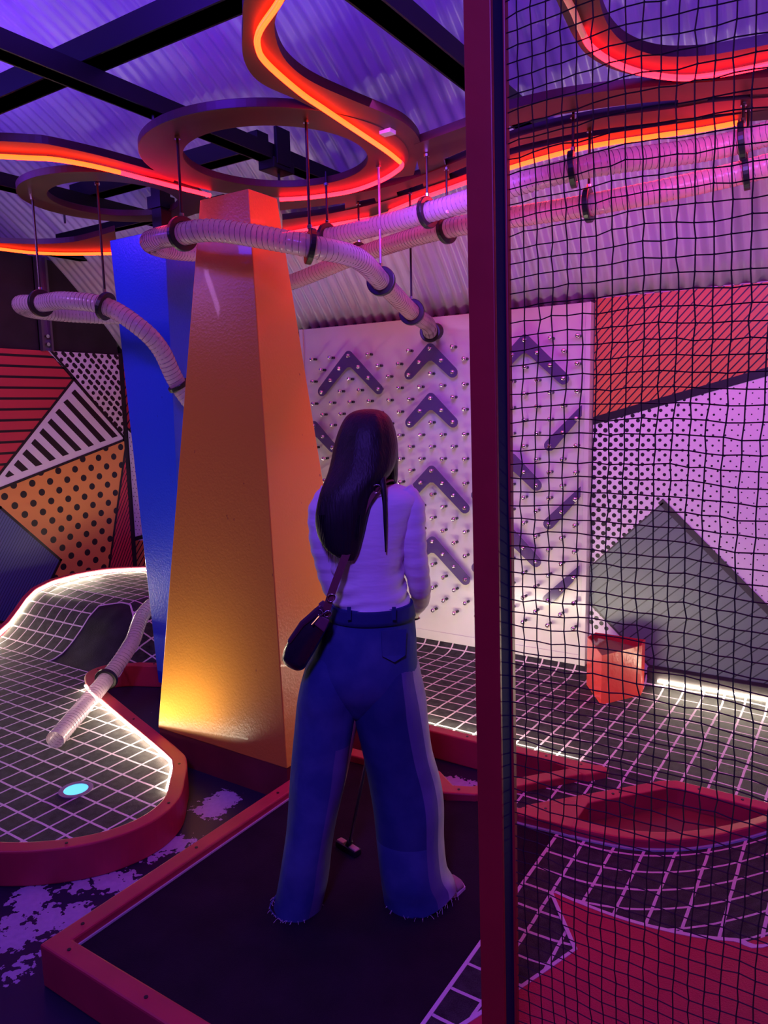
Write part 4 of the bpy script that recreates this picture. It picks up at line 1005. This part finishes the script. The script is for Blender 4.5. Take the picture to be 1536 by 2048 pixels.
# top
bm = bmesh.new()
fold = lambda t, th: .010*sin(3*th+t*7)+.05*sm((t-.45)/.25)*sin(t*58+3.1*sin(th*1.0+.6)+1.4*sin(3*th))*(.6+.4*sin(th*2+1))+.004*sin(t*21+4*th)
loft(bm, [(968, 708, 790, .01, .045), (975, 684, 812, .0, .062), (988, 658, 832, -.005, .078), (1008, 644, 838, -.005, .092), (1045, 648, 824, -.005, .100), (1090, 655, 813, -.003, .101), (1140, 662, 808, 0, .098), (1175, 664, 812, 0, .10), (1200, 664, 818, 0, .103), (1214, 664, 822, 0, .105)], wob=fold, n=8, seg=56, close0=False, close1=False)
def arm(P, R_):
    pts = [WP(*p) for p in P]; sp = spline(pts, 8); n = len(sp)
    def rr(i): t = i/(n-1)*(len(R_)-1); k = min(int(t), len(R_)-2); return (R_[k]+(R_[k+1]-R_[k])*(t-k))*(1+.035*sin(i*1.7)+.02*sin(i*.8))
    tube(bm, sp, rr, 20)
arm([(668, 992, .0), (648, 1020, -.01), (647, 1075, -.015), (658, 1130, 0), (674, 1180, .03), (712, 1212, .13), (755, 1230, .21)], [.045, .044, .041, .039, .037, .032, .027])
arm([(800, 990, .0), (818, 1015, -.01), (823, 1070, -.012), (831, 1125, 0), (839, 1170, .03), (841, 1197, .10), (835, 1214, .165)], [.045, .045, .041, .037, .033, .028, .022])
to = fin('white_top', bm, SHIRT, pe, smooth=True); so = to.modifiers.new('s', 'SOLIDIFY'); so.thickness = .003
to['label'] = 'white long-sleeved cropped top'
# jeans
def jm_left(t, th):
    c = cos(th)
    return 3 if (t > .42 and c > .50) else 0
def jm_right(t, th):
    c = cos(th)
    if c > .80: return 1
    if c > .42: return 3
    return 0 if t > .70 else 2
bm = bmesh.new()
cr = lambda t, th: .018*sin(2*th+t*6)+.012*sin(5*th+t*10)+.012*sin(7*th-t*16)*t+.007*sin(t*26+2*th)
loft(bm, [(1203, 664, 822, 0, .101), (1225, 658, 826, 0, .107), (1262, 644, 829, 0, .116), (1310, 624, 833, 0, .119), (1350, 613, 836, 0, .114), (1385, 640, 815, 0, .092), (1420, 690, 750, 0, .055), (1432, 705, 725, 0, .03)], wob=lambda t, th: .5*cr(t, th), n=6, seg=56, close0=False, close1=False)
R1 = loft(bm, [(1285, 650, 725, 0, .080), (1320, 619, 724, 0, .096), (1350, 607, 722, 0, .103), (1390, 599, 717, 0, .102), (1430, 594, 711, 0, .092), (1500, 587, 699, 0, .086), (1560, 582, 690, 0, .084), (1640, 575, 672, 0, .086), (1700, 567, 662, 0, .090), (1760, 558, 655, 0, .084), (1805, 549, 646, 0, .080, .004), (1826, 542, 642, 0, .080, .014)], wob=cr, n=10, seg=96, close0=False, close1=False, matf=jm_left)
R2 = loft(bm, [(1285, 722, 812, 0, .080), (1320, 712, 833, 0, .096), (1350, 709, 840, 0, .103), (1390, 708, 848, 0, .102), (1430, 710, 853, 0, .094), (1500, 727, 864, .005, .088), (1560, 739, 880, .01, .088), (1610, 745, 887, .01, .09), (1680, 752, 887, .01, .094), (1740, 760, 893, .01, .098, .01), (1775, 767, 908, .01, .088, .026), (1797, 774, 912, .01, .088, .038)], wob=cr, n=10, seg=96, close0=False, close1=False, matf=jm_right)
for R_ in (R1, R2):
    for v_ in R_[-1]+R_[-2]+R_[-3]: v_.co.z = max(v_.co.z, .1035)
hemL, hemR = [v_.co.copy() for v_ in R1[-1]], [v_.co.copy() for v_ in R2[-1]]
jo = fin('jeans', bm, [DEN, DENL, DENM, DENV], pe, smooth=True, recalc=False); jo['label'] = 'wide-leg blue jeans with faded side panels and frayed hems'
so = jo.modifiers.new('s', 'SOLIDIFY'); so.thickness = .004; so.offset = 0
bm = bmesh.new(); loft(bm, [(1204, 662, 823, 0, .1075), (1216, 659, 826, 0, .110), (1232, 654, 829, 0, .1135)], seg=56, n=2, close0=False, close1=False)
wb_ = fin('waistband', bm, DEND, jo, smooth=True); so = wb_.modifiers.new('s', 'SOLIDIFY'); so.thickness = .004; so.offset = 1
def patch_on(name, P, dd, m, par, w=.004):
    bm = bmesh.new(); vs_ = [bm.verts.new(WP(x, y, dd+q)) for x, y, q in P]; bm.faces.new(vs_); o = fin(name, bm, m, par); so = o.modifiers.new('s', 'SOLIDIFY'); so.thickness = w; return o
for x in (698, 788): patch_on('belt_loop', [(x-4, 1214, .003), (x+4, 1214, .003), (x+4, 1240, -.001), (x-4, 1240, -.001)], -.1165, DENM, jo, .003)
patch_on('back_pocket', [(762, 1262, 0), (812, 1258, .028), (810, 1310, .026), (788, 1324, .01), (764, 1312, 0)], -.1205, DEN, jo, .003)
bm = bmesh.new()
random.seed(3)
for H_ in (hemL, hemR):
    for k in range(0, len(H_), 3):
        p = H_[k]
        for q in range(2):
            dx = XR*random.uniform(-.012, .012)+YF*random.uniform(-.022, .004); e_ = Vector((p.x+dx.x, p.y+dx.y, max(.1035, p.z-random.uniform(.004, .02))))
            tube(bm, [p, (p+e_)/2+Vector((0, 0, .002)), e_], .0006, 3, cap=False)
fin('frayed_hem', bm, LINEC, jo)
# shoes
def shoe(a, b_, name, m):
    A, B = Vector(a), Vector(b_); d = (B-A); L_ = d.length; d.normalize(); sd = Vector((-d.y, d.x, 0)); bm = bmesh.new()
    prof = ((0, .012, .02), (.03, .03, .055), (.25, .033, .062), (.5, .036, .05), (.75, .042, .036), (.92, .034, .028), (1, .010, .014)); RR = []
    for t, hw, hh in prof:
        c = A+d*L_*t; ring = []
        for k in range(16):
            th = 2*pi*k/16; ring.append(bm.verts.new(c+sd*hw*cos(th)+Vector((0, 0, hh*.5+hh*.5*sin(th)+.003))))
        RR.append(ring)
    for p, q in zip(RR, RR[1:]):
        for k in range(16): bm.faces.new((p[k], p[(k+1) % 16], q[(k+1) % 16], q[k]))
    bm.faces.new(RR[0]); bm.faces.new(RR[-1]); o = fin(name, bm, m, pe, smooth=True)
    bm = bmesh.new(); prism(bm, [tuple((A+d*L_*t+sd*w_)[:2]) for t, w_ in ((0, -.02), (.25, -.032), (.75, -.042), (.97, -.03), (1.03, 0), (.97, .03), (.75, .042), (.25, .032), (0, .02))], .1005, .110); fin('sole', bm, LINEC, o)
SH = mat('grey_suede', (.30, .25, .25), .8)
rs_ = onz(832, 1812, .1); re_ = onz(921, 1768, .1); shoe((rs_.x, rs_.y, .1), (re_.x, re_.y, .1), 'shoe', SH)
ls_ = onz(600, 1835, .1); le_ = onz(585, 1760, .1); shoe((ls_.x, ls_.y, .1), (le_.x, le_.y, .1), 'shoe', SH)
# hair
bm = bmesh.new()
hw_ = lambda t, th: .012*sin(9*th)+.008*sin(17*th+1)
loft(bm, [(818, 728, 744, .035, .006), (822, 708, 762, .035, .045), (834, 691, 778, .032, .072), (858, 678, 789, .03, .094), (890, 668, 795, .022, .102), (920, 662, 793, .0, .098), (950, 654, 780, -.045, .07), (985, 640, 752, -.085, .045), (1030, 631, 738, -.102, .034), (1065, 634, 730, -.106, .028), (1092, 647, 722, -.110, .02), (1108, 664, 716, -.112, .014), (1121, 690, 708, -.112, .004)], wob=hw_, n=7, seg=72)
loft(bm, [(860, 752, 790, .03, .05), (900, 760, 796, .03, .05), (935, 766, 796, .03, .04), (960, 771, 795, .03, .03), (976, 780, 790, .03, .012)], wob=hw_, n=5, seg=28)
loft(bm, [(925, 742, 770, -.04, .02), (960, 756, 772, -.085, .010), (1000, 764, 774, -.102, .006), (1050, 767, 775, -.106, .005), (1104, 770, 773, -.106, .002)], n=5, seg=12)
random.seed(5)
for k in range(26):
    x0 = 638+k*3.3; yb_ = 1094+34*sin(k/26*pi)+random.uniform(-6, 14); xb_ = 645+k*2.8
    tube(bm, spline([WP(x0, 1030, -.128), WP((x0+xb_)/2, 1070, -.128), WP(xb_+random.uniform(-3, 3), yb_, -.116)], 4), lambda i: .0022*(1-i/9), 4, cap=False)
ha = fin('hair', bm, HAIR, pe, smooth=True); ha['label'] = 'long straight black hair reaching the middle of the back'
# neck strap of the top is the bag strap; bag hangs on the left hip
BAG = mat('black_leather', (.022, .014, .026), .32, bump=.15, bscale=60); BAGM = mat('mauve_leather', (.16, .05, .09), .5); STR = mat('brown_red_strap', (.17, .04, .045), .6)
bg = empty('handbag', WP(610, 1290, -.08), 'small black shoulder bag with mauve strap hanging at the left hip', 'bag')
out_ = spline([(*q, 0) for q in ((652, 1222), (636, 1212), (604, 1243), (577, 1281), (565, 1308), (567, 1326), (588, 1340), (606, 1339), (618, 1322), (645, 1275), (658, 1246), (652, 1222))], 4)[:-1]
bm = bmesh.new(); lay = []
for dd, sc in ((-.035, .80), (-.05, .94), (-.075, 1.0), (-.11, 1.0), (-.135, .94), (-.148, .80)):
    cx_, cy_ = 610, 1285; lay.append([bm.verts.new(WP(cx_+(p.x-cx_)*sc, cy_+(p.y-cy_)*sc, dd)) for p in out_])
for p, q in zip(lay, lay[1:]):
    for k in range(len(p)): bm.faces.new((p[k], p[(k+1) % len(p)], q[(k+1) % len(p)], q[k]))
bm.faces.new(lay[0]); bm.faces.new(lay[-1]); fin('bag_body', bm, BAG, bg, smooth=True)
bm = bmesh.new(); lay = []
for dd in (-.06, -.155):
    lay.append([bm.verts.new(WP(x, y, dd)) for x, y in ((640, 1208), (600, 1243), (573, 1283), (580, 1290), (608, 1253), (650, 1222))])
for k in range(6): bm.faces.new((lay[0][k], lay[0][(k+1) % 6], lay[1][(k+1) % 6], lay[1][k]))
bm.faces.new(lay[0]); bm.faces.new(lay[1]); fin('top_flap', bm, mat('plum_leather', (.07, .02, .05), .4), bg, bevel=.006)
def quadpatch(name, P, dd0, dd1, m, bev=.003):
    bm = bmesh.new(); A_ = [bm.verts.new(WP(x, y, dd0)) for x, y in P]; B_ = [bm.verts.new(WP(x, y, dd1)) for x, y in P]; n_ = len(P)
    bm.faces.new(A_); bm.faces.new(B_)
    for k in range(n_): bm.faces.new((A_[k], A_[(k+1) % n_], B_[(k+1) % n_], B_[k]))
    return fin(name, bm, m, bg, bevel=bev)
quadpatch('end_tab', [(626, 1247), (640, 1230), (660, 1240), (648, 1265)], -.10, -.158, BAGM)
quadpatch('end_tab', [(636, 1208), (646, 1200), (655, 1207), (645, 1218)], -.05, -.12, BAGM)
sp = spline([WP(650, 1232, -.135), WP(662, 1190, -.135), WP(684, 1130, -.128), WP(708, 1070, -.122), WP(728, 1015, -.118), WP(745, 985, -.108), WP(762, 966, -.075), WP(780, 960, -.01), WP(770, 985, .09), WP(735, 1060, .13)], 6)
bm = bmesh.new(); A_ = []
for i, p in enumerate(sp):
    t = (sp[min(i+1, len(sp)-1)]-sp[max(i-1, 0)]).normalized(); nrm_ = -YF if i < 32 else Vector((0, 0, 1)).lerp(YF, max(0, (i-40)/14)); sd = t.cross(nrm_).normalized()*.0105; A_.append((bm.verts.new(p-sd), bm.verts.new(p+sd)))
for (a_, b_), (c_, d_) in zip(A_, A_[1:]): bm.faces.new((a_, b_, d_, c_))
o = fin('strap', bm, STR, bg); so = o.modifiers.new('s', 'SOLIDIFY'); so.thickness = .004
def ringm(name, p, ax, r, par):
    bm = bmesh.new(); a_ = Vector(ax).normalized(); u = a_.orthogonal().normalized(); v = a_.cross(u); P = [Vector(p)+u*r*cos(k*2*pi/16)+v*r*.8*sin(k*2*pi/16) for k in range(17)]; tube(bm, P, .0018, 6, cap=False); fin(name, bm, CHROME, par, smooth=True)
ringm('ring', WP(655, 1228, -.150), YF, .010, bg); ringm('ring', WP(640, 1226, -.158), XR+YF, .010, bg); ringm('ring', WP(662, 1196, -.142), YF, .012, bg); ringm('buckle', WP(752, 978, -.106), YF, .013, bg)
bm = bmesh.new(); tube(bm, [WP(655, 1222, -.15), WP(640, 1232, -.155), WP(624, 1250, -.16)], .003, 6); fin('zip_pull', bm, CHROME, bg)
# putter
pu_h = onz(697, 1694, .118)
pt = empty('putter', (pu_h.x, pu_h.y, .1), 'golf putter held between the legs, small head resting on the mat', 'putter')
top = WP(797, 1206, .318); neck = onz(700, 1682, .15)
bm = bmesh.new(); tube(bm, [top.lerp(neck, .22), neck], .0055, 10); fin('shaft', bm, mat('shaft_steel', (.3, .28, .3), .3, metal=.8), pt, smooth=True)
bm = bmesh.new(); tube(bm, [top, top.lerp(neck, .24)], .011, 12); fin('grip', bm, BLACK, pt, smooth=True)
a_ = onz(677, 1682, .115); b_ = onz(716, 1706, .115); dh = (b_-a_); dh.z = 0; L_ = dh.length; dh.normalize(); sd = Vector((-dh.y, dh.x, 0))
def slab(t0, t1, m, name, zz=.128, w_=.016):
    bm = bmesh.new(); prism(bm, [tuple((a_+dh*L_*t0-sd*w_)[:2]), tuple((a_+dh*L_*t1-sd*w_)[:2]), tuple((a_+dh*L_*t1+sd*w_)[:2]), tuple((a_+dh*L_*t0+sd*w_)[:2])], .1015, zz); fin(name, bm, m, pt, bevel=.004)
slab(0, 1, BLACK, 'head', .124); slab(.02, .34, mat('tan_plate', (.45, .34, .28), .4), 'face_plate', .1275, .011); slab(.62, .98, bpy.data.materials['tan_plate'], 'face_plate', .1275, .011)
bm = bmesh.new(); tube(bm, [(a_+dh*L_*.48)+Vector((0, 0, .005)), neck], .010, 10); fin('hosel', bm, BLACK, pt, smooth=True)
#ENDWOMAN
names = {}
for o in S.objects:
    if o.parent is None and o.get('category') and not o.get('group'): names.setdefault(o.name.split('.')[0], []).append(o)
GR = dict(steel_beam='black steel beams of the ceiling frame', plywood_ring='hanging plywood rings', plywood_band='curved plywood bands under the ceiling', plywood_cross_piece='cross pieces between plywood bands',
          neon_strip='red and orange neon lines', clear_hose='clear ribbed ball hoses', led_strip='white LED strips on the tracks', track_rail='red track rails', mat_rail='red rails around the tee mat')
for n, L_ in names.items():
    if n in GR and len(L_) > 1:
        for o in L_: o['group'] = GR[n]
